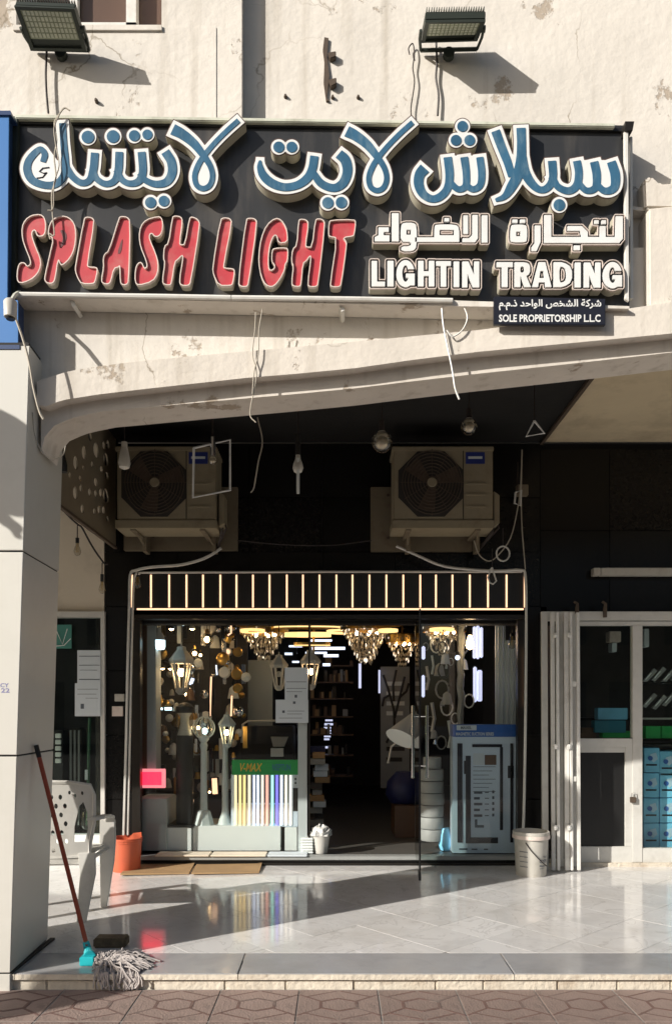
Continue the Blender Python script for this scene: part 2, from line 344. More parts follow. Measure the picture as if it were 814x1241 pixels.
for i in range(-8, 9):
    for j in range(6):
        x = -.185+i*PS; y = 3.885-(j+1)*PS; cx, cy = x+PS/2, y+PS/2; r = PS*.20
        hx = [(cx+r*1.25*math.cos(a), cy+r*math.sin(a)) for a in [PI/6+k*PI/3 for k in range(6)]]
        for k in range(6): strip2(b, hx[k], hx[(k+1)%6], .0075, -.0794+.00015*k)
        for (sx, sy) in ((-1,-1),(1,-1),(1,1),(-1,1)):
            strip2(b, (cx+sx*r*1.05, cy+sy*r*.52), (cx+sx*(PS/2-.006), cy+sy*(PS/2-.07)), .006, -.0795)
            strip2(b, (cx+sx*.01, cy+sy*(PS/2-.02)), (cx+sx*(PS/2-.03), cy+sy*(PS/2-.10)), .0055, -.0797)
stuff(b.build('inlay_pattern', M['paverred'], pav))

# platform: marble tiles laid diagonally, border slabs, rough kerb
flo = thing('marble_floor', '', 'x'); del flo['label'], flo['category']; struct(flo)
TS = .355; c45 = math.sqrt(.5)
X0, X1, Y0, Y1 = -3.4, 3.9, 4.225, 6.62
def clip(poly, f):
    out = []
    for i in range(len(poly)):
        a, b_ = poly[i], poly[(i+1) % len(poly)]; fa, fb = f(a), f(b_)
        if fa >= 0: out.append(a)
        if fa*fb < 0: t = fa/(fa-fb); out.append((a[0]+(b_[0]-a[0])*t, a[1]+(b_[1]-a[1])*t))
    return out
cnt = 0; g = .0009
ang = math.radians(42)
ux, uy = (math.cos(ang), math.sin(ang)), (-math.sin(ang), math.cos(ang))
ox, oy = XX(430, 4.27), 4.27
for i in range(-25, 26):
    for j in range(-25, 26):
        q = []
        for (a, c) in ((g,g),(TS-g,g),(TS-g,TS-g),(g,TS-g)):
            a += i*TS; c += j*TS; q.append((ox+a*ux[0]+c*uy[0], oy+a*ux[1]+c*uy[1]))
        for f in (lambda p: p[0]-X0, lambda p: X1-p[0], lambda p: p[1]-Y0, lambda p: Y1-p[1]): q = clip(q, f) if q else q
        if len(q) < 3: continue
        ar = abs(sum(q[k][0]*q[(k+1)%len(q)][1]-q[(k+1)%len(q)][0]*q[k][1] for k in range(len(q))))/2
        if ar < .001: continue
        n = len(q); z = random.uniform(-.0006, .0003)
        b = MB(); b.add([(x,y,z) for x,y in q]+[(x,y,-.02) for x,y in q], [tuple(range(n)), tuple(range(2*n-1,n-1,-1))]+[(k,k+n,(k+1)%n+n,(k+1)%n) for k in range(n)])
        o = b.build('tile', M['marble'], flo); cnt += 1
        o.rotation_euler = (0, 0, 0)
MB().box(-12, 12, 4.1, 6.62, -.06, -.0016).build('grout_bed', M['grout'], flo)
MB().box(-12, X0, 4.22, 6.62, -.02, 0).build('far_floor_sheet', M['marble'], flo); MB().box(X1, 12, 4.22, 6.62, -.02, 0).build('far_floor_sheet', M['marble'], flo)
xs = [XX(p, 3.9) for p in (-900,-560,-260,20,289,622,960,1300,1640)]
for k in range(len(xs)-1):
    MB().box(xs[k]+.002, xs[k+1]-.002, 3.885, 4.221, -.03, 0.001).build('border_slab', M['kerbmarble'], flo, bevel=.004)
    MB().box(xs[k]+.002, xs[k+1]-.002, 3.881, 3.8845, -.029, -.002).build('slab_edge', M['kerbstone'], flo)
rx = -5.5
while rx < 5.5:
    w = random.uniform(.22, .42); h = random.uniform(-.034, -.031)
    MB().box(rx+.0012, rx+w-.0012, 3.898+random.uniform(0,.004), 4.2, -.11, h).build('kerb_block', M['kerbstone'], flo, bevel=.006); rx += w

# ------------------------------------------------------------ BUILDING
bld = thing('arcade_building', 'cream plastered arcade building with curved front beam over the black shop front', 'building', (0, 4.0, 0))
# curves in photo pixels
Tl = [(45,462),(86,449),(140,441),(206,434),(307,425),(410,416),(600,398),(814,366),(1000,345),(1400,330),(1900,350)]
Ml = [(45,490),(55,493),(75,485),(126,477),(206,468),(307,457),(410,449),(550,429),(700,415),(814,404),(1000,385),(1400,372),(1900,390)]
Ll = [(50,548),(54,530),(66,516),(86,507),(120,499),(206,491),(307,482),(410,473),(550,456),(700,440),(814,427),(1000,407),(1400,392),(1900,410)]
def interp(L, x):
    for i in range(len(L)-1):
        if L[i][0] <= x <= L[i+1][0]:
            t = (x-L[i][0])/(L[i+1][0]-L[i][0]); return L[i][1]+(L[i+1][1]-L[i][1])*t
    return L[-1][1] if x > L[-1][0] else L[0][1]
def loft(L1, L2, D0, D1, xs):      # band between two curves, front depth D0, back depth D1
    b = MB(); ps = []
    for x in xs:
        a = P(x, interp(L1, x), D0); c = P(x, interp(L2, x), D0)
        ps.append([a, c, Vector((c.x, D1, c.z)), Vector((a.x, D1, a.z))])
    vs = [p for q in ps for p in q]; fs = []
    for i in range(len(ps)-1):
        for k in range(4): fs.append((4*i+k, 4*i+(k+1)%4, 4*i+4+(k+1)%4, 4*i+4+k))
    fs += [(3,2,1,0), tuple(4*(len(ps)-1)+k for k in range(4))]
    b.add(vs, fs); return b
xa = [45,50,56,62,70,80,95,120,150,190,240,300,360,430,500,580,660,740,814,900,1000,1200,1400,1650,1900]
loft(Tl, Ml, 3.95, 4.24, xa).build('arch_band', M['arch'], bld, smooth=True, bevel=0)
xb = [50,52,54,58,62,66,72,80,90,105,125,150,190,240,300,360,430,500,580,660,740,814,900,1000,1200,1400,1650,1900]
Ml2 = [(x, y-2) for x, y in Ml]
loft(Ml2, Ll, 4.02, 4.25, xb).build('arch_lip', M['arch'], bld, smooth=True)
# beam face behind the sign
Tl2 = [(x, y+4) for x, y in Tl]
loft([(0,300),(1900,300)], Tl2, 4.055, 4.30, [36]+xa[1:]).build('beam_face', M['plaster'], bld)
# arch's left curl onto the pillar
b = MB(); q = []
# left bay beam
b = MB().box(-9, -2.12, 4.02, 4.3, 2.74, 3.8); b.build('side_bay_beam', M['plaster'], bld)
# upper walls
zt = ZZ(-420, 4.1)
b = MB().box(XX(293, 4.03), 8, 4.12, 4.34, 3.62, zt); b.build('upper_wall', M['plaster'], bld)
wl = MB(); D = 4.035                                   # left, a little proud, with the window opening
wl.box(-9, XX(20,D), D, 4.34, 3.62, zt); wl.box(XX(196,D), XX(293,D), D, 4.34, 3.62, zt)
wl.box(XX(20,D), XX(196,D), D, 4.34, 3.62, ZZ(32,D)); wl.box(XX(20,D), XX(196,D), D, 4.34, ZZ(-260,D), zt)
wl.build('upper_wall', M['plaster'], bld)
MB().pbox(-700, 33, 262, 240, 4.031, .03).build('wall_panel', M['plaster'], bld)
w = MB().box(XX(10,4.1), XX(215,4.12), 4.22, 4.26, ZZ(34,4.24), ZZ(-260,4.1)).build('window', M['windowbrown'], bld)
fr = MB(); fr.pbox(153, -260, 165, 33, 4.15, .06); fr.pbox(20, -260, 40, 33, 4.15, .06); fr.pbox(84, -260, 94, 33, 4.17, .04); fr.pbox(20, 27, 165, 33, 4.15, .05)
fr.build('frame', M['white'], w)
MB().pbox(16, 30, 196, 36, 4.02, .02).build('sill', M['plaster'], w)
# right pier and niche
pr = MB(); pr.pquad([(785,252),(900,240),(900,400),(786,398)], 3.99, .14); pr.build('pier', M['arch'], bld, bevel=.01)
pr = MB(); pr.pquad([(779,216),(790,212),(800,222),(900,215),(900,254),(781,252)], 4.02, .1); pr.build('broken_plaster', M['arch'], bld, bevel=.012)
MB().pquad([(765,250),(786,252),(786,256),(765,254)], 4.05, .1).build('niche_ledge', M['plaster'], bld)
# ragged broken pipe chase with rusty bracket stubs on the upper wall
ch = thing('rusty_bracket', 'rusty broken bracket strip left on the upper wall between the two floodlights', 'bracket', P(397, 80, 4.11))
MB().pquad([(393,45),(398,46),(396,70),(399,90),(396,118),(399,122),(395,122),(392,100),(393,75),(391,60)], 4.108, .02).build('strip', M['rust'], ch)
for (x, y, w_, h_) in ((402,66,10,9),(403,99,9,11)):
    MB().pquad([(x-5,y-3),(x+w_/2,y-h_/2),(x+w_/2,y+2),(x-2,y+h_/2)], 4.09, .04).build('stub', M['rust'], ch, bevel=.003)
for x,y,pl_ in ((117,122,'below the left floodlight'),(403,118,'under the rusty bracket strip'),(346,117,'right of the shaded wall groove'),(434,118,'just above the ta dots of the sign'),(525,42,'at the left end of the right floodlight')):
    tag(MB().lathe(P(x,y,4.02 if x<262 else 4.115), [(.006,-.012),(.010,0),(.010,.01)], 8, 'y').build('wall_plug', M['rust']), 'small rusty plug in the plastered wall '+pl_, 'plug', 'rusty wall plugs')
# soffit: cream right, black painted left, split on a diagonal-looking line running into depth
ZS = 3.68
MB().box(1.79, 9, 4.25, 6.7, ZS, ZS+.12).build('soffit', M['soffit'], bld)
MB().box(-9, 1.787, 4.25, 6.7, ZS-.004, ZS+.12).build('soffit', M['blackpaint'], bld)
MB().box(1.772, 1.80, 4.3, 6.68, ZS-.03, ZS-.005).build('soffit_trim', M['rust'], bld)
# black back wall of granite slabs
DW = 6.7
def slabs(name, x0, x1, z0, z1, nx, nz, D, t, m, par, gap=.003):
    for i in range(nx):
        for j in range(nz):
            a0 = x0+(x1-x0)*i/nx; a1 = x0+(x1-x0)*(i+1)/nx; c0 = z0+(z1-z0)*j/nz; c1 = z0+(z1-z0)*(j+1)/nz
            MB().box(a0+gap, a1-gap, D, D+t, c0+gap, c1-gap).build(name, m, par)
bw = thing('granite_wall', 'black granite tiled wall around the lighting shop window and above the white door', 'wall', (0, DW, 0))
zf = ZZ(693, 6.6)
slabs('slab', XX(127,DW), 1.78, ZZ(735,DW), ZS-.01, 6, 3, DW, .04, M['granite'], bw)
slabs('slab', 1.78, 4.2, ZZ(742,DW), ZS-.06, 4, 2, DW, .04, M['granite'], bw)
slabs('slab', XX(127,DW), XX(163,DW), 0, ZZ(735,DW), 1, 4, DW, .04, M['granite'], bw)
slabs('slab', XX(634,DW), XX(662,DW), 0, ZZ(735,DW), 1, 4, DW, .04, M['granite'], bw)
MB().box(XX(127,DW), 9, DW+.041, DW+.2, 2.1, ZS).build('backing', M['blackpaint'], bw)
MB().box(XX(127,DW), XX(163,DW), DW+.041, DW+.2, 0, 2.1).build('backing', M['blackpaint'], bw); MB().box(XX(634,DW), XX(662,DW), DW+.041, DW+.2, 0, 2.1).build('backing', M['blackpaint'], bw)
# cream facade of the left neighbour
D = DW
MB().box(-9, XX(127,D)-.004, D, D+.2, ZZ(741,D), ZS).build('rear_wall', M['cream_wall'], bld)
MB().box(-9, XX(-60,D), D, D+.2, 0, ZZ(741,D)).build('rear_wall', M['cream_wall'], bld)
MB().box(4.2, 9, D, D+.2, 0, 2.2).build('rear_wall', M['cream_wall'], bld)
MB().box(-9, 9, 6.7, 14, 4.0, 4.1).build('roof_slab', M['farwall'], bld)

# ------------------------------------------------------------ PILLAR
pil = thing('clad_pillar', 'tall cream sheet clad pillar with dark joints at the left edge', 'pillar', (-2.2, 4.1, 0))
def px_edge(y):   # right front edge of the pillar in the photo leans a little
    return 36+(12-36)*(y-430)/(1203-430)
ys = [418, 668, 916, 1180]
for k in range(3):
    y0, y1 = ys[k]+1.0, ys[k+1]-1.0
    D0, D1 = 3.87, 4.45
    t0, t1 = P(px_edge(y0), y0, D0), P(px_edge(y1), y1, D0)
    b = MB(); vs = []
    for (t,) in ((t1,),(t0,)):
        vs += [(t.x-.55, D0, t.z), (t.x, D0, t.z), (t.x-.03, D1, t.z), (t.x-.55, D1, t.z)]
    b.add(vs, [(0,3,2,1),(4,5,6,7),(0,1,5,4),(1,2,6,5),(2,3,7,6),(3,0,4,7)]); b.build('cladding_panel', M['clad'], pil, bevel=.003)
    MB().add([(v[0]+(-.008 if i%4 in (1,2) else .008), v[1]+(.008 if i%4<2 else -.008), v[2]+(.02 if i>3 else -.02)) for i, v in enumerate(vs)], [(0,3,2,1),(4,5,6,7),(0,1,5,4),(1,2,6,5),(2,3,7,6),(3,0,4,7)]).build('core', M['joint'], pil)
t0, t1 = P(px_edge(1181), 1181, 3.87), P(px_edge(1203), 1203, 3.87)
MB().box(t0.x-.55, t0.x, 3.87, 4.45, -.085, t0.z).build('base_panel', M['clad'], pil, bevel=.003)
MB().box(t0.x-.02, t0.x+.006, 3.88, 4.47, 0.0, .012).build('base_seal', M['joint'], pil)
MB().box(-2.15, -1.60, 4.06, 4.4, 3.2, 3.9).build('pillar_head', M['plaster'], pil)

# ------------------------------------------------------------ text helpers
def text_mesh(body, x0, y0, x1, y1, D, m, parent, name='lettering', t=.002, bold=.0, fit=True, shear=0):
    cu = bpy.data.curves.new('text', 'FONT'); cu.body = body; cu.offset = bold; cu.shear = shear; cu.resolution_u = 2
    o = bpy.data.objects.new('text', cu); COL.objects.link(o)
    bpy.context.view_layer.update()
    me = o.to_mesh(); vs = [v.co.copy() for v in me.vertices]; fs = [tuple(p.vertices) for p in me.polygons]
    o.to_mesh_clear(); bpy.data.objects.remove(o)
    ax = min(v.x for v in vs); bx = max(v.x for v in vs); ay = min(v.y for v in vs); by = max(v.y for v in vs)
    A, B = P(x0, y1, D), P(x1, y0, D)
    n = len(vs); b = MB()
    f3 = []
    for v in vs: f3.append(Vector((A.x+(v.x-ax)/(bx-ax)*(B.x-A.x), D, A.z+(v.y-ay)/(by-ay)*(B.z-A.z))))
    b.add(f3, fs)
    return b.build(name, m, parent)

# signed distance machinery for the traced channel letters
def resdf(X, Y, Fd):
    Ls = contours(Fd, X, Y, 0); dd = np.full(X.shape, 1e9); ins = np.zeros(X.shape, bool)
    for L in Ls:
        L = simplify(L, .06)
        if len(L) < 3: continue
        f = poly_sdf(X, Y, L); ins ^= f < 0; dd = np.minimum(dd, np.abs(f))
    return np.where(ins, -dd, dd)
def poly_sdf(X, Y, pts):
    dd = np.full(X.shape, 1e9); ins = np.zeros(X.shape, bool); n = len(pts)
    for i in range(n):
        x0, y0 = pts[i]; x1, y1 = pts[(i+1) % n]; ex, ey = x1-x0, y1-y0; L = ex*ex+ey*ey
        if L < 1e-9: continue
        t = np.clip(((X-x0)*ex+(Y-y0)*ey)/L, 0, 1); dd = np.minimum(dd, (X-x0-t*ex)**2+(Y-y0-t*ey)**2)
        if y0 != y1:
            c = ((y0 > Y) != (y1 > Y)) & (X < (x1-x0)*(Y-y0)/(y1-y0)+x0); ins ^= c
    dd = np.sqrt(dd); return np.where(ins, -dd, dd)
def circ_sdf(X, Y, c): return np.hypot(X-c[0], Y-c[1])-c[2]
def cr_stroke(pts, ext=0, e=0, k=6):       # Catmull-Rom ribbon polygon from (x, y, halfwidth)
    p = [np.array(q, float) for q in pts]; p = [2*p[0]-p[1]]+p+[2*p[-1]-p[-2]]; out = []
    for i in range(1, len(p)-2):
        for j in range(k):
            t = j/k; a, b_, c, d_ = p[i-1:i+3]
            out.append(.5*((2*b_)+(-a+c)*t+(2*a-5*b_+4*c-d_)*t*t+(-a+3*b_-3*c+d_)*t**3))
    out.append(p[-2]); L = []; R = []
    for i, q in enumerate(out):
        tt = out[min(i+1, len(out)-1)][:2]-out[max(i-1, 0)][:2]; tt = tt/(np.hypot(*tt)+1e-9); nn = np.array([-tt[1], tt[0]])
        c = q[:2].copy(); w_ = max(q[2], .5)+e
        if i == 0: c = c-tt*ext
        if i == len(out)-1: c = c+tt*ext
        L.append(tuple(c+nn*w_)); R.append(tuple(c-nn*w_))
    return L, R
def ribbon_sdf(X, Y, LR):                 # as quads, so tight bends never turn inside out
    L, R = LR; f = np.full(X.shape, 1e9)
    for i in range(len(L)-1):
        ml = ((L[i+1][0]+R[i+1][0]-L[i][0]-R[i][0])/2, (L[i+1][1]+R[i+1][1]-L[i][1]-R[i][1])/2); h_ = math.hypot(*ml)+1e-9; ex, ey = ml[0]/h_*.5, ml[1]/h_*.5
        if i == len(L)-2: fx = fy = 0
        else: fx, fy = ex, ey
        if i == 0: ex = ey = 0
        f = np.minimum(f, poly_sdf(X, Y, [(L[i][0]-ex, L[i][1]-ey), (L[i+1][0]+fx, L[i+1][1]+fy), (R[i+1][0]+fx, R[i+1][1]+fy), (R[i][0]-ex, R[i][1]-ey)]))
    return f
def chaikin(p, n=1):
    for _ in range(n):
        o = []
        for i in range(len(p)):
            a, b_ = p[i], p[(i+1) % len(p)]; o.append((a[0]*.75+b_[0]*.25, a[1]*.75+b_[1]*.25)); o.append((a[0]*.25+b_[0]*.75, a[1]*.25+b_[1]*.75))
        p = o
    return p
def contours(Fd, X, Y, lev):
    G = Fd-lev; G = np.where(G == 0, 1e-6, G); s = G < 0; H, Wd = G.shape; seg = {}
    cell = s[:-1,:-1].astype(int)+s[:-1,1:]*2+s[1:,1:]*4+s[1:,:-1]*8
    T = {1:[(3,0)],2:[(0,1)],3:[(3,1)],4:[(1,2)],5:[(3,2),(1,0)],6:[(0,2)],7:[(3,2)],8:[(2,3)],9:[(2,0)],10:[(0,3),(2,1)],11:[(2,1)],12:[(1,3)],13:[(1,0)],14:[(0,3)]}
    def edge(i, j, e):
        if e == 0: return ('h', i, j)
        if e == 2: return ('h', i+1, j)
        if e == 3: return ('v', i, j)
        return ('v', i, j+1)
    def pos(k):
        t, i, j = k
        if t == 'h': a, c = G[i,j], G[i,j+1]; u = a/(a-c); return (X[i,j]+(X[i,j+1]-X[i,j])*u, Y[i,j])
        a, c = G[i,j], G[i+1,j]; u = a/(a-c); return (X[i,j], Y[i,j]+(Y[i+1,j]-Y[i,j])*u)
    for i, j in zip(*np.nonzero((cell > 0) & (cell < 15))):
        for a, c in T[cell[i,j]]: seg[edge(i,j,a)] = edge(i,j,c)
    loops = []
    while seg:
        k0, k = seg.popitem(); L = [k0]
        while k != k0 and k in seg: L.append(k); k = seg.pop(k)
        pts = [pos(q) for q in L]
        if len(pts) > 6: loops.append(pts)
    return loops
def simplify(p, eps):
    def dp(a):
        if len(a) < 3: return a
        x0, y0 = a[0]; x1, y1 = a[-1]; L = math.hypot(x1-x0, y1-y0)+1e-9
        ds = [abs((x1-x0)*(y0-q[1])-(x0-q[0])*(y1-y0))/L for q in a[1:-1]]; m_ = max(ds)
        if m_ < eps: return [a[0], a[-1]]
        i = ds.index(m_)+1; return dp(a[:i+1])[:-1]+dp(a[i:])
    h = len(p)//2; q = dp(p[:h+1])[:-1]+dp(p[h:]+[p[0]])[:-1]
    return q
def plate(loops, D, t, name, m, parent, eps=.09):    # pixel loops (outer + holes) -> slab with front at D, back at D+t
    b = MB(); Ls = [simplify(L, eps) for L in loops]; Ls = [L for L in Ls if len(L) > 2]
    if not Ls: return None
    vv = [[P(x, y, D) for x, y in L] for L in Ls]
    tris = tri_fill([[(v.x, v.z) for v in L] for L in vv])
    fl = [v for L in vv for v in L]; n = len(fl); bk = [v+Vector((0,t,0)) for v in fl]; fs = [tuple(tr) for tr in tris]+[tuple(n+i for i in reversed(tr)) for tr in tris]
    s_ = 0
    for L in vv:
        k = len(L); fs += [(s_+i, s_+(i+1)%k, s_+(i+1)%k+n, s_+i+n) for i in range(k)]; s_ += k
    b.add(fl+bk, fs)
    me_ok = b.build(name, m, parent); return me_ok
def grid(x0, y0, x1, y1, st):
    xs_ = np.arange(x0, x1+st, st); ys_ = np.arange(y0, y1+st, st); return np.meshgrid(xs_, ys_)

# ------------------------------------------------------------ MAIN SIGN
DS = 3.98; DF = 3.915
sign = thing('shop_sign', 'long black shop sign with blue Arabic letters and red SPLASH LIGHT letters', 'sign', P(390, 370, DS))
MB().pquad([(22,143),(762,152),(762,373),(548,371),(18,358)], DS, .095).build('sign_panel', M['signblack'], sign)
MB().pquad([(18,138),(745,149),(745,153.5),(18,143)], DS-.035, .13).build('frame_rail', M['railgreen'], sign, bevel=.004)
MB().pquad([(18,356),(548,364),(762,371),(762,374),(548,371),(18,360)], DS-.06, .13).build('frame_rail', M['plaster'], sign)
MB().pquad([(24,146),(762,155),(762,159),(24,150)], DS-.012, .02).build('frame_rail', M['letterblack'], sign)
MB().pquad([(13,140),(22,140),(18,360),(9,360)], DS-.03, .12).build('frame_rail', M['darkmetal'], sign, bevel=.004)
MB().pquad([(756,158),(761,158),(762,365),(757,362)], DS-.05, .02).build('frame_rail', M['white'], sign, bevel=.003)
MB().pquad([(762.5,165),(766,165),(767,362),(763,362)], DS-.01, .03).build('frame_rail', M['white'], sign, bevel=.003)
MB().pquad([(757,147),(768,147),(766,158),(757,158)], DS-.06, .12).build('corner_cap', M['frame'], sign)
MB().tube([P(20,357,DS-.07), P(200,359.5,DS-.07), P(280,361,DS-.07)], .013, 8).build('frame_rail', M['white'], sign, smooth=True)
MB().tube([P(281,361,DS-.07), P(420,362.5,DS-.07), P(548,364.5,DS-.07)], .013, 8).build('frame_rail', M['white'], sign, smooth=True)
for (x, y0, y1) in ((88,358,398),(414,364,388)):
    b = MB().pquad([(x-4,y0),(x+2,y0),(x+8,y0+14),(x+8,y1+(30 if x<100 else 0)),(x+4,y1+(30 if x<100 else 0)),(x+3,y0+16)], 4.06, .02)
    b.pquad([(x-6,y0),(x,y0),(x+4,y0+12),(x,y0+14)], 3.94, .14); b.build('bracket', M['white'], sign, bevel=.002)

K1 = 814/160.
def word(name, org, k, strokes, fills, dots, box, e=4.2, face='letterblue', rim='letterwhite'):
    """blue calligraphic component: body, trim, white plate and blue face"""
    tr = lambda p: (org[0]+p[0]/k, org[1]+p[1]/k)
    X, Y = grid(box[0], box[1], box[2], box[3], .55)
    Fb = np.full(X.shape, 1e9); Fo = Fb.copy()
    for s_ in strokes:
        q = [(tr(p)+(p[2]/k*.86,)) for p in s_]
        Fb = np.minimum(Fb, ribbon_sdf(X, Y, cr_stroke(q))); Fo = np.minimum(Fo, ribbon_sdf(X, Y, cr_stroke(q, ext=e, e=e)))
    for f in fills: Fo = np.minimum(Fo, poly_sdf(X, Y, [tr(p) for p in f])-.5)
    for c in dots:
        q = tr(c)+(c[2]/k,); Fb = np.minimum(Fb, circ_sdf(X, Y, q)); Fo = np.minimum(Fo, circ_sdf(X, Y, (q[0], q[1], q[2]+3.0)))
    Fb, Fo = resdf(X, Y, Fb), resdf(X, Y, Fo)
    o = plate(contours(Fo, X, Y, .55), DF+.003, DS-DF-.004, 'letter', M['letterside'], sign)
    plate(contours(Fo, X, Y, .75), DF-.001, .0035, 'letter_trim', M['letteredge'], o)
    plate(contours(Fo, X, Y, -.35), DF-.0035, .0022, 'letter_back', M[rim], o)
    plate(contours(Fb, X, Y, 0), DF-.0065, .0027, 'letter_face', M[face], o)
    return o
# kaf and its teeth, ya, ta (left word)
word('kaf', (10,125), K1, [
  [(214,362,20),(226,315,22),(200,283,20),(160,312,24),(125,360,26),(118,415,28),(145,470,28),(205,500,26),(270,505,26),(320,480,26),(350,430,28),(352,350,26),(343,250,24),(335,122,24)],
  [(352,385,26),(395,450,24),(450,490,23),(500,476,24),(525,410,28),(535,305,28)],
  [(520,410,24),(545,465,22),(600,497,22),(655,478,24),(680,410,28),(685,300,28)],
  [(668,410,24),(700,470,22),(750,495,22),(805,480,26),(830,420,28),(822,300,28)],
  [(812,430,24),(840,470,22),(905,498,24),(975,486,28),(1010,430,32),(1005,360,32),(968,298,32)]],
  [[(170,330),(250,280),(330,390),(325,470),(200,490),(150,430)]],
  [(492,208,39),(647,205,39)], (14,126,222,236))
word('ta dots', (150,125), K1, [], [[(60,190),(150,190),(150,210),(60,210)]], [(66,200,34),(146,193,31)], (148,146,196,178))
word('ya dots', (150,125), K1, [], [[(160,590),(250,590),(250,630),(160,630)]], [(166,612,34),(248,603,33)], (168,226,212,262))
lam_s = [[(302,160,40),(360,190,36),(430,245,31),(490,320,24),(532,385,20),(547,450,19),(530,505,19),(490,526,19),(450,505,19),(437,450,19),(455,390,20),(490,330,19),(560,245,18),(640,165,18),(708,105,18)]]
lam_f = [[(500,350),(545,420),(530,520),(460,520),(440,440)]]
word('la', (150,125), K1, lam_s, lam_f, [], (198,130,304,240))
word('la', (400-200/K1,125+12/K1), K1, lam_s, lam_f, [], (408,132,514,244))
word('yat', (290,125), K1, [
  [(128,352,8),(128,395,22),(150,448,30),(205,495,31),(280,517,28),(360,503,28),(420,460,30),(450,400,30),(462,325,30)],
  [(455,430,24),(505,495,28),(580,522,28),(638,492,32),(665,420,34),(652,350,36),(612,312,34)]], [], [], (300,170,432,246))
word('dots', (290,125), K1, [], [[(240,250),(325,250),(325,290),(240,290)]], [(243,270,34),(323,270,33)], (324,160,368,196))
word('dots', (290,125), K1, [], [[(540,590),(630,590),(630,634),(540,634)]], [(545,614,35),(628,612,35)], (384,226,428,264))
word('shin', (485,125), K1, [
  [(150,400,40),(118,440,36),(112,500,34),(140,560,30),(195,590,26),(250,572,28),(290,520,28),(302,440,30),(290,332,30)],
  [(308,490,22),(355,530,22),(400,510,24),(405,430,26),(392,332,28)],
  [(400,500,22),(445,530,22),(490,505,24),(500,430,26),(488,332,26)]],
  [[(300,325),(520,325),(520,500),(330,510)]], [], (492,182,600,262))
word('shin dots', (485,125), K1, [], [[(380,140),(425,230),(342,230)]], [(382,142,33),(342,228,33),(426,228,33)], (538,140,582,182))
word('lam alif', (485,125), K1, [
  [(585,170,32),(620,265,31),(658,360,29),(685,450,26)],
  [(742,152,33),(745,250,32),(742,350,36),(722,440,38),(680,520,34),(640,575,22),(585,598,12)],
  [(748,330,32),(765,420,34),(805,490,30),(856,532,24),(906,520,26),(938,460,28),(933,355,30)],
  [(930,450,26),(970,515,24),(1036,540,26),(1085,505,28),(1098,430,28),(1086,355,28)],
  [(1095,490,22),(1145,538,22),(1200,520,26),(1208,440,30),(1192,360,30)],
  [(1200,490,22),(1256,540,24),(1315,520,30),(1322,440,34),(1298,360,32)]],
  [[(1075,352),(1310,352),(1320,500),(1110,520)]], [], (580,138,762,258))
word('ba dot', (610,125), K1, [], [], [(342,627,36)], (664,236,690,260))
# the small scribbled S in the kaf
b = MB().tube([P(60,203,DF-.004), P(52,204,DF-.004), P(48,208,DF-.004), P(53,210,DF-.004), P(57,209,DF-.004), P(52,215,DF-.004), P(45,216,DF-.004)], .0035, 5)
b.build('scribble_mark', M['navy'], sign)

# red letters
def red(org, k, pts, counter=None):
    pts = chaikin([(org[0]+x/k, org[1]+y/k) for x, y in pts], 1)
    xs_ = [p[0] for p in pts]; ys_ = [p[1] for p in pts]
    X, Y = grid(min(xs_)-2, min(ys_)-2, max(xs_)+2, max(ys_)+2, .4); Fd = poly_sdf(X, Y, pts)
    o = plate(contours(Fd, X, Y, 0.1), DF+.012, DS-DF-.013, 'letter', M['letterside'], sign)
    plate(contours(Fd, X, Y, .25)+[l[::-1] for l in contours(Fd, X, Y, -.9)], DF-.006, .019, 'letter_rim', M['letterrim'], o)
    plate(contours(Fd, X, Y, -.85), DF+.006, .0065, 'letter_face', M['letterred'], o)
    if counter: plate([chaikin([(org[0]+x/k, org[1]+y/k) for x, y in counter], 1)], DF+.0045, .0014, 'letter_counter', M['counter'], o)
A = (10,250); kA = 814/120; Bo = (120,250); kB = 814/130
red(A, kA, [(265,62),(300,90),(312,150),(305,230),(270,250),(235,240),(222,192),(200,205),(195,240),(230,340),(265,420),(272,490),(240,560),(180,610),(95,635),(70,600),(78,500),(100,460),(140,462),(155,492),(182,480),(182,440),(140,340),(115,260),(112,170),(140,110),(190,72)])
red(A, kA, [(440,75),(500,88),(545,135),(560,220),(550,340),(510,430),(445,488),(425,470),(412,435),(388,600),(370,632),(330,635),(298,612),(303,560),(345,380),(372,262),(330,240),(328,205),(340,150),(370,100)], [(425,195),(460,195),(485,240),(475,290),(435,345),(425,330),(450,280),(448,240)])
red(A, kA, [(640,85),(690,90),(712,120),(652,480),(662,497),(725,498),(738,520),(717,620),(700,637),(605,637),(575,600),(550,530),(552,490),(622,105)])
red(Bo, kB, [(165,74),(215,78),(240,110),(228,570),(210,597),(172,595),(160,570),(158,450),(150,462),(115,470),(92,570),(72,592),(28,585),(16,560),(35,460),(30,400),(42,360),(75,338),(150,90)], [(172,255),(182,248),(168,357),(137,360)])
red(Bo, kB, [(445,75),(475,82),(487,130),(480,200),(450,232),(418,228),(405,205),(385,212),(385,250),(430,350),(452,430),(447,510),(410,570),(300,602),(272,575),(274,480),(293,430),(325,420),(345,472),(367,455),(352,400),(315,310),(302,230),(314,150),(358,98)])
red(Bo, kB, [(575,70),(620,76),(637,105),(612,278),(622,290),(652,287),(684,90),(705,76),(755,98),(768,140),(697,580),(680,602),(625,602),(606,570),(637,385),(630,372),(602,402),(577,420),(552,580),(540,600),(495,594),(478,570),(500,420),(487,400),(494,300),(528,280),(555,82)])
Co = (245,250)
red(Co, kA, [(180,90),(230,98),(247,130),(176,490),(187,507),(255,510),(270,530),(252,640),(235,652),(135,652),(90,560),(84,500),(148,106)])
red(Co, kA, [(385,93),(435,100),(454,130),(382,640),(365,662),(315,660),(293,630),(358,108)])
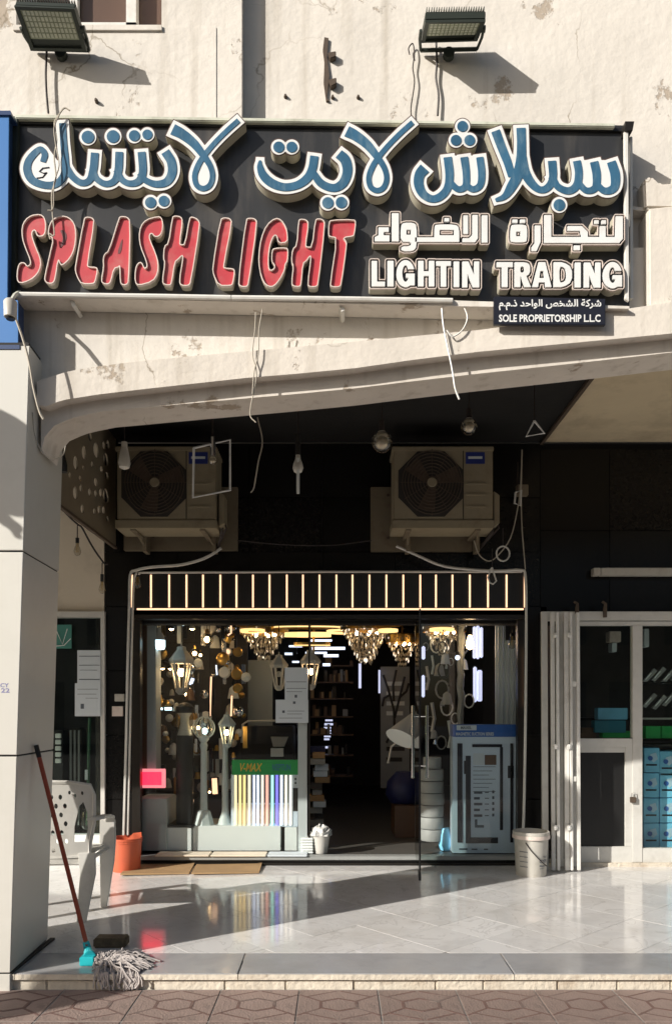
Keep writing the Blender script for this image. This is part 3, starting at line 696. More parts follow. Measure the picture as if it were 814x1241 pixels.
red(Co, kA, [(600,93),(650,108),(690,168),(702,230),(702,295),(625,305),(612,240),(590,238),(560,305),(545,400),(545,500),(562,528),(594,508),(592,478),(568,455),(572,365),(590,342),(695,338),(707,360),(702,450),(682,475),(680,520),(640,600),(592,657),(545,662),(500,622),(468,520),(462,400),(482,260),(528,150)])
Do = (330,250)
red(Do, kA, [(230,102),(280,108),(300,140),(272,318),(285,334),(325,332),(350,112),(375,98),(420,108),(434,145),(377,640),(360,662),(300,662),(288,630),(315,425),(310,405),(280,450),(252,467),(237,640),(225,662),(165,657),(156,620),(172,485),(154,460),(163,350),(200,320),(213,118)])
red(Do, kA, [(478,110),(670,106),(687,125),(674,230),(660,247),(582,257),(607,288),(612,312),(567,640),(550,664),(480,662),(473,630),(530,258),(475,252),(458,235),(463,135)])

# white block words
def rc(a, b_, c, d_): return [(a,b_),(c,b_),(c,d_),(a,d_)]
def circle_poly(cx, cy, rx, ry, n=28, a0=0, a1=2*PI): return [(cx+rx*math.cos(a0+(a1-a0)*i/n), cy+ry*math.sin(a0+(a1-a0)*i/n)) for i in range(n)]
def glyph(ch, x0, x1, y0, y1, t):
    w_ = x1-x0; h = y1-y0; cy = (y0+y1)/2; add = []; sub = []
    if ch == 'L': add = [rc(x0,y0,x0+t,y1), rc(x0,y1-t*.85,x1,y1)]
    elif ch == 'I': add = [rc(x0,y0,x1,y1)]
    elif ch == 'H': add = [rc(x0,y0,x0+t,y1), rc(x1-t,y0,x1,y1), rc(x0,cy-t*.42,x1,cy+t*.42)]
    elif ch == 'T': cx = (x0+x1)/2; add = [rc(x0,y0,x1,y0+t*.85), rc(cx-t/2,y0,cx+t/2,y1)]
    elif ch == 'N': add = [rc(x0,y0,x0+t*.92,y1), rc(x1-t*.92,y0,x1,y1), [(x0,y0),(x0+t*1.1,y0),(x1,y1),(x1-t*1.1,y1)]]
    elif ch == 'A': cx = (x0+x1)/2; add = [[(cx-t*.6,y0),(cx+t*.6,y0),(x1,y1),(x1-t*1.05,y1),(cx+t*.25,y0+h*.3),(cx-t*.25,y0+h*.3),(x0+t*1.05,y1),(x0,y1)], [(cx-t*.35,y0+h*.1),(cx+t*.35,y0+h*.1),(cx+t*.3,y0+h*.35),(cx-t*.3,y0+h*.35)], rc(x0+w_*.2,y1-h*.36,x1-w_*.2,y1-h*.19)]
    elif ch == 'D': add = [chaikin([(x0,y0),(x0,y0),(x0+w_*.55,y0),(x1,y0+h*.22),(x1,y1-h*.22),(x0+w_*.55,y1),(x0,y1),(x0,y1)],1)]; sub = [chaikin([(x0+t,y0+t*.8),(x0+w_*.5,y0+t*.8),(x1-t,y0+h*.3),(x1-t,y1-h*.3),(x0+w_*.5,y1-t*.8),(x0+t,y1-t*.8)],1)]
    elif ch == 'R': add = [rc(x0,y0,x0+t,y1), chaikin([(x0,y0),(x0+w_*.7,y0),(x1-t*.05,y0+h*.1),(x1-t*.05,y0+h*.46),(x0+w_*.7,y0+h*.58),(x0,y0+h*.58)],1), [(x0+w_*.36,y0+h*.52),(x0+w_*.70,y0+h*.50),(x1+t*.1,y1),(x1-t*1.0,y1)], rc(x0,y0,x0+t,y0+t)]; sub = [chaikin([(x0+t,y0+t*.75),(x1-t*1.25,y0+t*.75),(x1-t*1.0,y0+h*.27),(x1-t*1.25,y0+h*.42),(x0+t,y0+h*.42)],1)]
    elif ch == 'G':
        cx = (x0+x1)/2; add = [circle_poly(cx, cy, w_/2, h/2+.01*h)]; sub = [circle_poly(cx, cy, w_/2-t, h/2-t*.85), rc(cx+w_*.05, cy-h*.17, x1+5, cy+h*.0)]
        post = [rc(cx+w_*.02, cy, x1, cy+h*.15), rc(x1-t*.85, cy, x1, y1-h*.06)]; return add, sub, post
    return add, sub, []
def block_word(org, k, items, box, o1=3.0):
    X, Y = grid(box[0], box[1], box[2], box[3], .36); Fall = np.full(X.shape, 1e9); fl = []
    for it in items:
        if isinstance(it[0], str):
            ch, a, c, y0, y1, t = it; ad, sb, ps = glyph(ch, a, c, y0, y1, t)
        else: ad, sb, ps = it
        tr = lambda poly: [(org[0]+x/k, org[1]+y/k) for x, y in poly]
        f = np.full(X.shape, 1e9)
        for q in ad: f = np.minimum(f, poly_sdf(X, Y, tr(q)))
        for q in sb: f = np.maximum(f, -poly_sdf(X, Y, tr(q)))
        for q in ps: f = np.minimum(f, poly_sdf(X, Y, tr(q)))
        fl.append(f); Fall = np.minimum(Fall, f)
    o = plate(contours(Fall, X, Y, o1), DF+.008, DS-DF-.009, 'word_body', M['letterside'], sign)
    plate(contours(Fall, X, Y, o1-.7), DF+.0055, .0026, 'word_channel', M['letterblack'], o)
    plate(contours(Fall, X, Y, o1+.1)+[l[::-1] for l in contours(Fall, X, Y, o1-.75)], DF-.002, .011, 'word_rim', M['letterrim'], o)
    for f in fl: plate(contours(f, X, Y, 0), DF-.004, .0094, 'letter_face', M['letterwhite'], o)
k7 = 814/170; o7 = (440,250); k8 = 814/180; o8 = (590,250)
y0, y1 = 316, 464
block_word(o7, k7, [('L',48,126,y0,y1,32),('I',140,176,y0,y1,32),('G',192,298,y0-3,y1+3,34),('H',318,412,y0,y1,32),('T',422,508,y0+2,y1+2,32),('I',524,556,y0+4,y1+4,32),('N',574,672,y0+4,y1+6,32)], (444,308,588,354))
y0, y1 = 306, 442
block_word(o8, k8, [('T',52,140,y0,y1,32),('R',150,236,y0,y1,31),('A',246,352,y0,y1,31),('D',364,464,y0,y1,31),('I',480,512,y0+2,y1+2,30),('N',530,620,y0+2,y1+3,30),('G',634,738,y0,y1+6,33)], (596,310,760,354))
block_word(o7, k7, [
  ([rc(165,40,206,203)],[],[]), ([[(88,122),(148,122),(148,148),(118,148),(118,168),(152,168),(152,203),(66,203),(66,178),(88,168)]],[],[]),
  ([chaikin([(217,112),(232,95),(292,95),(310,112),(310,235),(288,260),(220,260),(220,232),(272,232),(280,205),(217,205)],1)],[rc(250,135,276,165)],[]),
  ([rc(300,180,556,206), chaikin([(412,118),(420,105),(535,105),(556,125),(556,206),(412,206)],1), rc(470,68,498,88)],[rc(442,136,526,168)],[]),
  ([rc(580,52,607,160), [(632,50),(664,50),(664,185),(648,208),(575,208),(575,185),(612,185),(632,165)]],[],[]), ([rc(686,52,720,210)],[],[])], (446,252,598,312), 2.6)
block_word(o8, k8, [
  ([chaikin([(128,110),(138,100),(205,100),(218,112),(218,185),(208,197),(136,197),(126,185)],1), rc(138,72,166,90), rc(180,72,208,90)],[rc(158,138,182,164)],[]),
  ([[(260,105),(292,105),(292,195),(270,245),(243,245),(243,222),(260,200)]],[],[]),
  ([rc(312,48,350,200), rc(312,168,725,200), [(440,108),(518,108),(550,140),(550,175),(520,175),(508,134),(440,134)], rc(474,214,508,240), rc(616,108,648,200), [(704,54),(742,54),(742,178),(722,200),(700,200)], rc(586,76,610,96), rc(626,76,650,96)],[],[])], (612,256,760,308), 2.6)

# company plate under the sign
pl = thing('company_plate', 'small navy plate with white words SOLE PROPRIETORSHIP under the big sign', 'plate', P(666,393,3.905))
MB().pquad([(598,359),(733,362),(733,394),(598,393)], 3.905, .02).build('plate_panel', M['navy'], pl, bevel=.002)
text_mesh('SOLE PROPRIETORSHIP L.L.C', 604, 381, 727, 390.3, 3.903, M['letterwhite'], pl, bold=.03)
ar = "\uFEB7\uFEAE\uFEDB\uFE94 \uFE8D\uFEDF\uFEB8\uFEA8\uFEBA \uFE8D\uFEDF\uFEEE\uFE8D\uFEA3\uFEAA \uFEAB.\uFEE1.\uFEE1"
text_mesh(ar[::-1], 604, 362.5, 728, 376, 3.903, M['letterwhite'], pl, bold=.025)

# blue neighbour sign on the pillar
bs = thing('blue_sign', 'bright blue sign box cut by the left edge above the clad pillar', 'sign', P(0,420,3.68))
MB().pquad([(-330,137),(11,137),(9,362),(22,364),(22,420),(-330,420)], 3.885, .012).build('sign_face', M['bluesign'], bs)
MB().pquad([(-330,138),(10.5,138),(8.5,362.5),(21.5,364.5),(21.5,419),(-330,419)], 3.898, .08).build('sign_box', M['bluedark'], bs)
MB().pquad([(-332,134),(13,134),(14,139),(-332,139)], 3.875, .1).build('edge_trim', M['bluedark'], bs)
MB().pquad([(-332,418),(24,418),(24,423),(-332,423)], 3.865, .1).build('edge_trim', M['bluedark'], bs)

# ------------------------------------------------------------ FLOODLIGHTS
def floodlight(label, c, corners, Ds, flip):
    t = thing('floodlight', label, 'floodlight', P(c[0], c[1], 4.0), 'floodlights over the sign')
    q = [P(x, y, D_) for (x, y), D_ in zip(corners, Ds)]      # TL TR BR BL of the lens frame
    nn = (q[1]-q[0]).cross(q[3]-q[0]).normalized()
    if nn.dot(Vector((0,0,HC))-q[0]) < 0: nn = -nn
    def quad(u0, u1, v0, v1, h0, h1):
        f = lambda u, v, h: q[0]*(1-u)*(1-v)+q[1]*u*(1-v)+q[2]*u*v+q[3]*(1-u)*v+nn*h
        a = [f(u0,v0,h0), f(u1,v0,h0), f(u1,v1,h0), f(u0,v1,h0), f(u0,v0,h1), f(u1,v0,h1), f(u1,v1,h1), f(u0,v1,h1)]
        return a, [(0,3,2,1),(4,5,6,7),(0,1,5,4),(1,2,6,5),(2,3,7,6),(3,0,4,7)]
    MB().add(*quad(0,1,0,1,-.035,0)).build('housing', M['darkmetal'], t, bevel=.004)
    b = MB()
    for a in ((0,1,0,.07),(0,1,.93,1),(0,.07,.07,.93),(.93,1,.07,.93)): b.add(*quad(a[0],a[1],a[2],a[3],.0005,.012))
    b.build('frame', M['darkmetal'], t)
    MB().add(*quad(.07,.93,.07,.74,.001,.004)).build('lens', M['ledglass'], t)
    b = MB()
    for i in range(12):
        for j in range(5): b.add(*quad(.10+i*.069,.10+i*.069+.045,.10+j*.125,.10+j*.125+.10,.0045,.007))
    stuff(b.build('led_cell', M['ledcell'], t))
    b = MB()
    for i in range(24): b.add(*quad(.02+i*.041,.03+i*.041,-.02,.95,-.052,-.0355))
    b.build('cooling_fin', M['darkmetal'], t)
    # yoke and arm to the wall
    R = q[1]*.5+q[2]*.5; L_ = q[0]*.5+q[3]*.5; m_ = (q[0]+q[1]+q[2]+q[3])/4
    wp = Vector((m_.x, 4.03 if c[0] < 262 else 4.115, m_.z-.02))
    MB().tube([R+Vector((.012,0,0)), R+Vector((.012,.05,.0)), Vector((R.x, wp.y-.02, R.z))], .008, 6).tube([L_-Vector((.012,0,0)), L_+Vector((-.012,.05,.0)), Vector((L_.x, wp.y-.02, L_.z))], .008, 6).tube([Vector((L_.x, wp.y-.02, L_.z)), Vector((R.x, wp.y-.02, R.z))], .010, 6).build('yoke', M['darkmetal'], t)
    MB().lathe(wp-Vector((0,.03,0)), [(.03,0),(.03,.03)], 10, 'y').build('wall_mount', M['darkmetal'], t)
    MB().lathe(R+Vector((0,0,0)), [(.014,-.01),(.016,.02)], 8, 'x').build('knob', M['darkmetal'], t)
    return t
floodlight('large LED floodlight at the top left, lens tilted toward the street', (62,35), [(18,6),(91,9),(106,61),(38,60)], [3.80,3.80,3.975,3.975], 0)
floodlight('narrow LED floodlight seen edge on above the middle right of the sign', (548,35), [(515,24),(588,23),(578,47),(510,49)], [3.89,3.89,4.06,4.06], 0)
def wire(name, label, pts, D, r, m, cat='cable', group=None):
    b = MB(); pp = []
    for i, p in enumerate(pts):
        pp.append(P(p[0], p[1], p[2] if len(p) > 2 else D))
    # smooth
    out = []
    q = [2*pp[0]-pp[1]]+pp+[2*pp[-1]-pp[-2]]
    for i in range(1, len(q)-2):
        for j in range(4):
            t = j/4; a, b_, c, d_ = q[i-1:i+3]; out.append(.5*((2*b_)+(-a+c)*t+(2*a-5*b_+4*c-d_)*t*t+(-a+3*b_-3*c+d_)*t*t*t))
    out.append(pp[-1]); b.tube(out, r, 5)
    o = b.build(name, m, None, smooth=True); return tag(o, label, cat, group)
wire('power_cable', 'dark cable running down the wall from the left floodlight', [(57,62),(56,90),(57,115),(59,137)], 4.0, .006, M['cable'])
wire('power_cable', 'dark cable dropping from the right floodlight to the sign', [(528,50),(529,75),(528,95),(531,115),(530,140)], 4.10, .006, M['cable'])
wire('loose_wire', 'thin looped wire hooked on the wall left of the right floodlight', [(496,66),(495,58),(500,53),(502,66),(500,82),(502,100),(498,128),(498,141)], 4.10, .0035, M['cable'], 'wire')
wire('loose_wire', 'tangled pale wires hanging over the blue kaf letter at left', [(85,134),(78,131),(70,142),(66,150),(69,170),(66,190),(68,215),(63,235),(64,262),(66,285),(60,283),(61,290)], 3.89, .004, M['cablepale'], 'wire')
wire('loose_wire', 'second thin wire twisted beside the kaf letter hook', [(72,140),(66,155),(68,176),(72,200),(66,222),(65,252),(58,255)], 3.885, .003, M['cablepale'], 'wire')
wire('loose_wire', 'pair of thin wires hanging below the sign over the arch middle', [(318,375),(314,400),(313,430),(308,450),(306,478)], 3.93, .003, M['cablepale'], 'wire')
wire('loose_wire', 'second thin wire of the pair hanging below the sign middle', [(310,378),(309,400),(306,430),(311,455),(303,500),(310,512)], 3.935, .003, M['cablepale'], 'wire')
wire('loose_wire', 'white wire hanging from the sign across the beam near the plate', [(535,372),(537,395),(543,425),(548,450),(551,470),(556,484)], 3.93, .005, M['white'], 'wire')
wire('loose_wire', 'white wire curl under the right part of the sign', [(561,370),(566,385),(560,400),(548,408),(541,400)], 3.93, .004, M['white'], 'wire')
wire('camera_cable', 'pale cable running from the camera down beside the pillar', [(18,382),(28,410),(36,440),(41,470),(48,498),(53,508)], 3.83, .006, M['cablepale'])
wire('loose_wire', 'thin wire looping round the curled left end of the arch', [(40,500),(42,525),(50,545),(62,556),(76,552),(80,540)], 3.93, .003, M['cablepale'], 'wire')
wire('loose_wire', 'thin bare wire hanging below the arch beside the left bulb', [(312,506),(318,535),(313,560),(308,590),(304,597)], 4.6, .004, M['cablepale'], 'wire')
cm = thing('security_camera', 'small pale security camera mounted between blue sign and black sign', 'camera', P(14,378,3.78))
MB().lathe(P(13,371,3.77), [(.018,-.06),(.030,-.055),(.032,.02),(.024,.03)], 14).build('body', M['bucket'], cm, smooth=True)
MB().lathe(P(13,371,3.77), [(.02,-.066),(.024,-.058)], 12).build('lens', M['black'], cm)
MB().tube([P(13,366,3.78), P(18,358,3.84), P(24,354,3.95)], .010, 6).build('mount', M['railgreen'], cm)
exec_after = True

# ------------------------------------------------------------ PERFORATED PANEL (side of the bay)
pp = thing('perforated_panel', 'dark perforated side panel with teardrop holes left of the air conditioner', 'panel', (-1.89, 6.0, 2.74))
XP = -1.89
def yz(px, py):       # where the ray through a pixel meets the panel
    D_ = XP*F/(px-CX); return (D_, ZZ(py, D_))
outer = [(5.2, 2.745), (6.62, 2.745), (6.62, ZS-.01), (5.2, ZS-.01)]
holes = []
s5 = 330/814
for (hx, hy, hh, hw) in ((227,150,36,12),(252,120,36,11),(288,112,40,14),(317,140,34,12),(311,98,20,7),(323,95,22,8),(270,72,24,10),(276,155,16,6),(250,165,10,6),(210,188,16,6),(287,208,22,9),(320,188,18,8),(226,240,34,12),(243,226,20,7),(269,238,20,8),(287,242,18,8),(302,240,22,8),(317,248,36,14),(247,288,24,9),(283,295,16,7),(297,290,20,8),(310,292,20,8),(322,318,14,6),(304,170,16,8),(240,196,12,6)):
    cy, cz = yz(hx*s5, 500+hy*s5); rz = hh*s5/2*cy/F*1.12; ry = hw*s5/2*cy/F*cy/abs(XP)*1.15
    holes.append([(cy+ry*math.cos(a)*(1-.25*math.sin(a)), cz+rz*math.sin(a)) for a in [2*PI*k/12 for k in range(12)]])
Ls = [outer]+holes
tris = tri_fill(Ls); fl = [q for L in Ls for q in L]; n = len(fl)
b = MB(); fs = [tuple(t) for t in tris]+[tuple(i+n for i in t) for t in tris]; s_ = 0
for L in Ls:
    k = len(L); fs += [(s_+i, s_+(i+1)%k, s_+(i+1)%k+n, s_+i+n) for i in range(k)]; s_ += k
b.add([(XP, y, z) for y, z in fl]+[(XP-.012, y, z) for y, z in fl], fs); b.build('sheet', M['perf'], pp)
MB().box(XP-.015, XP+.012, 5.2, 6.62, 2.725, 2.745).build('edge_strip', M['rust'], pp)
MB().box(XP-.015, XP+.012, 6.60, 6.64, 2.725, ZS-.01).build('edge_strip', M['granite'], pp)

# ------------------------------------------------------------ AIR CONDITIONERS
def ac_unit(label, dx):
    D = 6.2; a = lambda x: x
    t = thing('air_conditioner', label, 'air conditioner', P(537, 640, D)+Vector((dx,0,0)), 'outdoor units on the black wall')
    off = Vector((dx,0,0))
    def B(mb, name, m, par, **k):
        mb.v = [v+off for v in mb.v]; return mb.build(name, m, par, **k)
    cs = B(MB().pbox(477,545,597,630,D,.30), 'casing', M['ac'], t, bevel=.008)
    B(MB().pbox(475,541,598,546,D-.008,.32), 'top_lid', M['ac'], t, bevel=.004)
    B(MB().pbox(475,630,598,640,D-.006,.31), 'base_tray', M['ac'], t, bevel=.004)
    B(MB().pquad([(598,595),(605,600),(605,634),(598,638)], D+.04,.16), 'valve_cover', M['ac'], t, bevel=.004)
    c = P(523, 585, D)
    r = .24
    oct_ = []
    for k in range(8):
        an = PI/8+k*PI/4; oct_.append((522+40*1.07*math.cos(an), 586.5+40*1.07*math.sin(an)))
    B(MB().pquad(oct_, D-.004, .004), 'fan_opening', M['acdark'], t)
    g = MB()
    for rr in (.045,.07,.095,.12,.145,.17,.195,.22,.242):
        g.tube([c+Vector((rr*math.cos(2*PI*k/28)*.99, -.012, rr*1.06*math.sin(2*PI*k/28))) for k in range(29)], .0035, 4, False)
    for k in range(12):
        an = 2*PI*k/12; g.tube([c+Vector((.03*math.cos(an), -.014, .03*math.sin(an))), c+Vector((.255*math.cos(an), -.010, .268*math.sin(an)))], .0022, 4)
    B(g, 'fan_grille', M['rust'], t)
    B(MB().lathe(c+Vector((0,-.022,0)), [(.034,.0),(.039,.004),(.039,.012)], 18, 'y'), 'hub', M['ac'], t)
    for k in range(3):
        an = 2*PI*k/3+.4; u = Vector((math.cos(an),0,math.sin(an))); w_ = Vector((-math.sin(an),0,math.cos(an)))
        bl = MB().add([c+u*.03-w_*.02+Vector((0,-.0052,0)), c+u*.22-w_*.09+Vector((0,-.0056,0)), c+u*.235+w_*.05+Vector((0,-.0085,0)), c+u*.05+w_*.04+Vector((0,-.0085,0))], [(0,1,2,3)])
        B(bl, 'fan_blade', M['rust'], t)
    B(MB().pbox(564,548,587,562,D-.003,.003), 'badge', M['acblue'], t)
    B(MB().pbox(567,553,584,556,D-.0045,.0015), 'badge_mark', M['paper'], t)
    B(MB().pbox(560.5,546,561.5,629,D-.003,.003), 'seam', M['acdark'], t)
    for y in (585,598,613): B(MB().pbox(565,y,588,y+2.2,D-.008,.008), 'louvre', M['ac'], t)
    for (x) in (492,576):
        B(MB().pbox(x,641,x+5,668,D+.30,.14).pquad([(x,640),(x+6,640),(x+6,643),(x,643)], D+.02,.40).tube([P(x+3,641,D+.04), P(x+1,668,D+.42)], .010, 4), 'wall_bracket', M['board'], t)
    B(MB().tube([P(597,612,D+.1), P(600,625,D+.1), P(596,645,D+.15), P(585,660,D+.3), P(578,668,D+.4)], .012, 6).tube([P(597,618,D+.12), P(604,640,D+.1), P(590,655,D+.25), P(575,664,D+.4)], .008, 6), 'pipe', M['cable'], t, smooth=True)
    return t
ac_unit('right grey air conditioner unit with blue badge above the shop window', 0)
ac_unit('left air conditioner unit beside the perforated panel, behind square lamp frame', -335*6.2/F)
MB_ = MB().pbox(449,590,572,668,6.64,.05); o = MB_.build('mounting_board', M['board'], None, bevel=.004); tag(o, 'beige mounting board behind the right air conditioner', 'board')
for x,y in ((470,600),(470,652)): MB().lathe(P(x,y,6.632), [(.012,0),(.012,.02)], 8, 'y').build('bolt', M['rust'], o)
o = MB().pbox(150,590,288,667,6.64,.05).build('mounting_board', M['board'], None, bevel=.004); tag(o, 'beige mounting board behind the left air conditioner', 'board')
for x,y in ((186,650),(226,648)): MB().lathe(P(x,y,6.632), [(.012,0),(.012,.02)], 8, 'y').build('bolt', M['rust'], o)
wire('drain_pipe', 'pale pipe curving from the left air conditioner down to the LED fascia', [(268,664),(255,673),(238,680),(215,685),(185,687),(165,691),(158,697),(157,730),(155,800),(153,900),(150,1012)], 6.52, .013, M['pale'], 'pipe')
wire('drain_pipe', 'second pale pipe down the left edge of the shop window', [(170,695),(163,700),(161,740),(159,820),(157,920),(155,1012)], 6.53, .010, M['pale'], 'pipe')
wire('drain_pipe', 'pale pipe from right air conditioner along fascia and down to paint bucket', [(480,662),(505,673),(530,684),(555,689),(600,692),(630,691),(636,700),(637,760),(636,880),(634,990),(632,1012)], 6.52, .012, M['pale'], 'pipe')
wire('wall_cable', 'grey cable slung between triangle lamp and the fascia corner', [(632,545),(630,590),(626,620),(618,652),(604,672),(592,680),(580,672),(574,655)], 6.45, .005, M['cablepale'])
wire('wall_cable', 'straight grey cable dropping to the right end of the fascia', [(632,545),(631,600),(632,640),(636,690)], 6.5, .005, M['cablepale'])
wire('wall_cable', 'dark cable drooping across the black wall between the two units', [(288,655),(340,660),(400,661),(450,655)], 6.6, .005, M['cable'])
o = MB().pbox(626,587,640,600,6.55,.06).build('junction_box', M['board'], None, bevel=.004); tag(o, 'small brown junction box on the black wall right of the unit', 'junction box')

# ------------------------------------------------------------ LED FASCIA
fa = thing('led_fascia', 'black sign fascia framed by warm LED strips over the shop window', 'fascia', P(398, 745, 6.6))
MB().pbox(160,694,637,745,6.6,.09).build('fascia_panel', M['black'], fa)
MB().tube([P(165,694,6.57), P(400,693,6.57), P(632,693,6.57)], .010, 6).build('top_tube', M['pale'], fa, smooth=True)
xs_led = [160,183,205,226,246,267,286.5,306.5,326.5,347.5,367,387,407.5,427,447.5,468,488.5,509,528,548,569,591,613.5,635.5]
for x in xs_led: MB().pbox(x-.95,696.5,x+.95,736,6.585,.008).build('led_strip', M['ledwarm'], fa)
MB().pbox(166,737.2,634,739.2,6.585,.008).build('led_strip', M['ledwarm'], fa)
MB().pbox(636.4,783,637.6,856,6.585,.008).build('led_strip', M['ledwarm'], fa)
lb = MB().pbox(159,739.5,637,750,6.60,.10).build('lower_beam', M['frame'], fa)

# ------------------------------------------------------------ SHOP FRONT
sf = thing('shop_window', 'dark framed glass shop front showing lamps and chandeliers', 'shop window', P(398,1048,6.65))
fr = MB(); fr.pbox(160,750,170,1040,6.64,.08).build('frame', M['frame'], sf)
MB().pbox(627,750,634.5,1040,6.64,.08).build('frame', M['frame'], sf)
MB().pbox(170,745,627,751,6.66,.05).build('frame', M['frame'], sf)
MB().pbox(503,750,506.5,1031,6.72,.04).build('frame', M['frame'], sf)
MB().box(XX(163,6.6), XX(636,6.6), 6.62, 6.72, .045, .078).build('sill', M['spool'], sf, bevel=.004)
MB().box(XX(160,6.6), XX(640,6.6), 6.63, 6.9, -.004, .045).build('riser', M['granite'], sf)
MB().box(XX(163,6.6), XX(636,6.6), 6.61, 6.63, .001, .02).build('riser_trim', M['frame'], sf)
MB().pbox(170,751,360,1030,6.745,.008).build('glass_pane', M['glass'], sf)
MB().pbox(506,751,627,1032,6.745,.008).build('glass_pane', M['glass'], sf)
MB().pbox(361,872,372,1034,6.80,.03).build('mullion', M['greycolumn'], sf)
MB().pbox(373.5,755,375.5,1032,6.76,.03).build('frame', M['frame'], sf)
gd = thing('glass_door', 'frameless glass door standing open edge on with chrome handles', 'door', Vector((XX(508.5,5.8), 5.8, .08)))
xa_, ya_, xb_, yb_ = XX(508.5,5.8), 5.8, XX(503.5,6.66), 6.66
zt_ = ZZ(738,5.8); nn = Vector((yb_-ya_, -(xb_-xa_), 0)).normalized()*.005
A_, B_ = Vector((xa_,ya_,0)), Vector((xb_,yb_,0))
def slabseg(a, c, z0, z1, h=nn):
    return MB().add([a-h+Vector((0,0,z0)), c-h+Vector((0,0,z0)), c+h+Vector((0,0,z0)), a+h+Vector((0,0,z0)), a-h+Vector((0,0,z1)), c-h+Vector((0,0,z1)), c+h+Vector((0,0,z1)), a+h+Vector((0,0,z1))], [(0,3,2,1),(4,5,6,7),(0,1,5,4),(1,2,6,5),(2,3,7,6),(3,0,4,7)])
slabseg(A_, B_, .085, zt_).build('door_pane', M['glassdoor'], gd)
slabseg(A_+Vector((0,-.004,0)), A_+Vector((0,.004,0)), .085, zt_, nn*1.3).build('edge_strip', M['black'], gd)
slabseg(A_, A_.lerp(B_, .18), .05, .10, nn*1.8).build('patch_fitting', M['black'], gd)
MB().tube([P(508.5,1056,5.8), P(508.5,1063,5.8)], .008, 6).build('floor_bolt', M['black'], gd)
for sgn, px_ in ((-1,500),(1,517)):
    x = XX(px_, 5.95); MB().tube([(x,5.95,ZZ(855,5.95)), (x,5.95,ZZ(943,5.95))], .0125, 10).build('handle', M['chrome'], gd, smooth=True)
for y in (868,928): MB().tube([P(500,y,5.95), P(517,y,5.95)], .006, 6).build('handle_bar', M['chrome'], gd, smooth=True)
# interior room
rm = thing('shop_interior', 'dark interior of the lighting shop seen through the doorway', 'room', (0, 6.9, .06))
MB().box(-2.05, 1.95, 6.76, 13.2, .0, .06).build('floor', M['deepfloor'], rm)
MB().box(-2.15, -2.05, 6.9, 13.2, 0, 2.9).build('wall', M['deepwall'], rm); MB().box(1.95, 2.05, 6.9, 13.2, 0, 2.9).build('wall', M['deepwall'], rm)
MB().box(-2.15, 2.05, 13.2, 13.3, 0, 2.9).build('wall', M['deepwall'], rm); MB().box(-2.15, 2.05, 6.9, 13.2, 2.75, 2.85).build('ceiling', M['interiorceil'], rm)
MB().pbox(178,750,189,935,6.9,.2).build('column', M['greycolumn'], rm)
MB().pbox(171,750,178,935,6.88,.1).build('column_trim', M['brown'], rm)
MB().pbox(189,750,300,960,8.1,.04).build('display_wall', M['interior'], rm)
MB().pbox(300,800,330,880,8.3,.04).build('grey_wall_panel', M['greycolumn'], rm)
b = MB()
for i in range(9): b.pbox(600+i*3.2, 752+(24 if i>3 else 0), 602.6+i*3.2, 1000, 7.2+.02*(i%2), .02)
b.build('reflected_stripes', M['shelfwhite'], rm)  # solid pale strips built in for stripes reflected in the pane
ds = thing('display_plinth', 'white display plinth under the garden post lamps', 'plinth', P(260,1031,6.9))
MB().pbox(189,1001,232,1031,6.9,.5).build('plinth_panel', M['shelfwhite'], ds, bevel=.003)
MB().pbox(234,1001,340,1031,6.9,.5).build('plinth_panel', M['shelfwhite'], ds, bevel=.003)
MB().pbox(345,1003,360,1031,6.9,.3).build('plinth_panel', M['shelfwhite'], ds, bevel=.003)
MB().pbox(166,968,202,1031,6.86,.4).build('plinth_block', M['greycolumn'], ds, bevel=.003)
MB().pbox(203,1000,235,1003,6.89,.5).build('plinth_block', M['black'], ds)
rs = thing('red_led_sign', 'glowing red LED sign on grey block behind the window', 'led sign', P(183,955,6.84))
MB().pbox(166,932,200,955,6.84,.04).build('border', M['pinkled'], rs, bevel=.004)
MB().pbox(170,935.5,196,951.5,6.835,.004).build('led_panel', M['redled'], rs, bevel=.0)

# post lamps
def post(t, c, z0, z1, r0, r1, base, m):
    MB().lathe((c.x, c.y, z0), base, 12).build('base', m, t, smooth=True)
    MB().lathe((c.x, c.y, 0), [(r0, z0+.1), (r1, z1)], 10).build('post', m, t, smooth=True)
D = 7.0; z0 = ZZ(1001, 6.95)
c = P(247, 1001, D)
t = thing('globe_post_lamp', 'grey garden post lamp with round wire globe head', 'lamp', (c.x, c.y, z0))
s = D/F
MB().lathe((c.x,c.y,z0), [(13*s,0),(12.5*s,.01),(8*s,17*s),(5*s,19*s)], 8).build('base', M['postgrey'], t)
MB().lathe((c.x,c.y,0), [(4.6*s,z0+18*s),(3.6*s,ZZ(910,D)),(5*s,ZZ(903,D)),(3.5*s,ZZ(900,D)),(6.5*s,ZZ(896,D)),(6.5*s,ZZ(892,D))], 12).build('post', M['postgrey'], t, smooth=True)
g = MB(); gc = P(247,882,D)
for k in range(6):
    an = PI*k/6; g.tube([gc+Vector((13.5*s*math.cos(a)*math.cos(an), 13.5*s*math.cos(a)*math.sin(an), 13.5*s*math.sin(a))) for a in [2*PI*j/20 for j in range(21)]], .0035, 4, False)
g.build('globe_cage', M['postgrey'], t)
MB().sphere(gc, 12.5*s, 16, 10).build('globe_glass', M['bulbglass'], t, smooth=True)
MB().sphere(gc+Vector((.01,0,-.03)), 4*s, 10, 8).build('bulb', M['bulbcool'], t, smooth=True); MB().sphere(gc+Vector((-.05,0,.0)), 2.2*s, 10, 8).build('bulb', M['bulbwarm'], t, smooth=True)

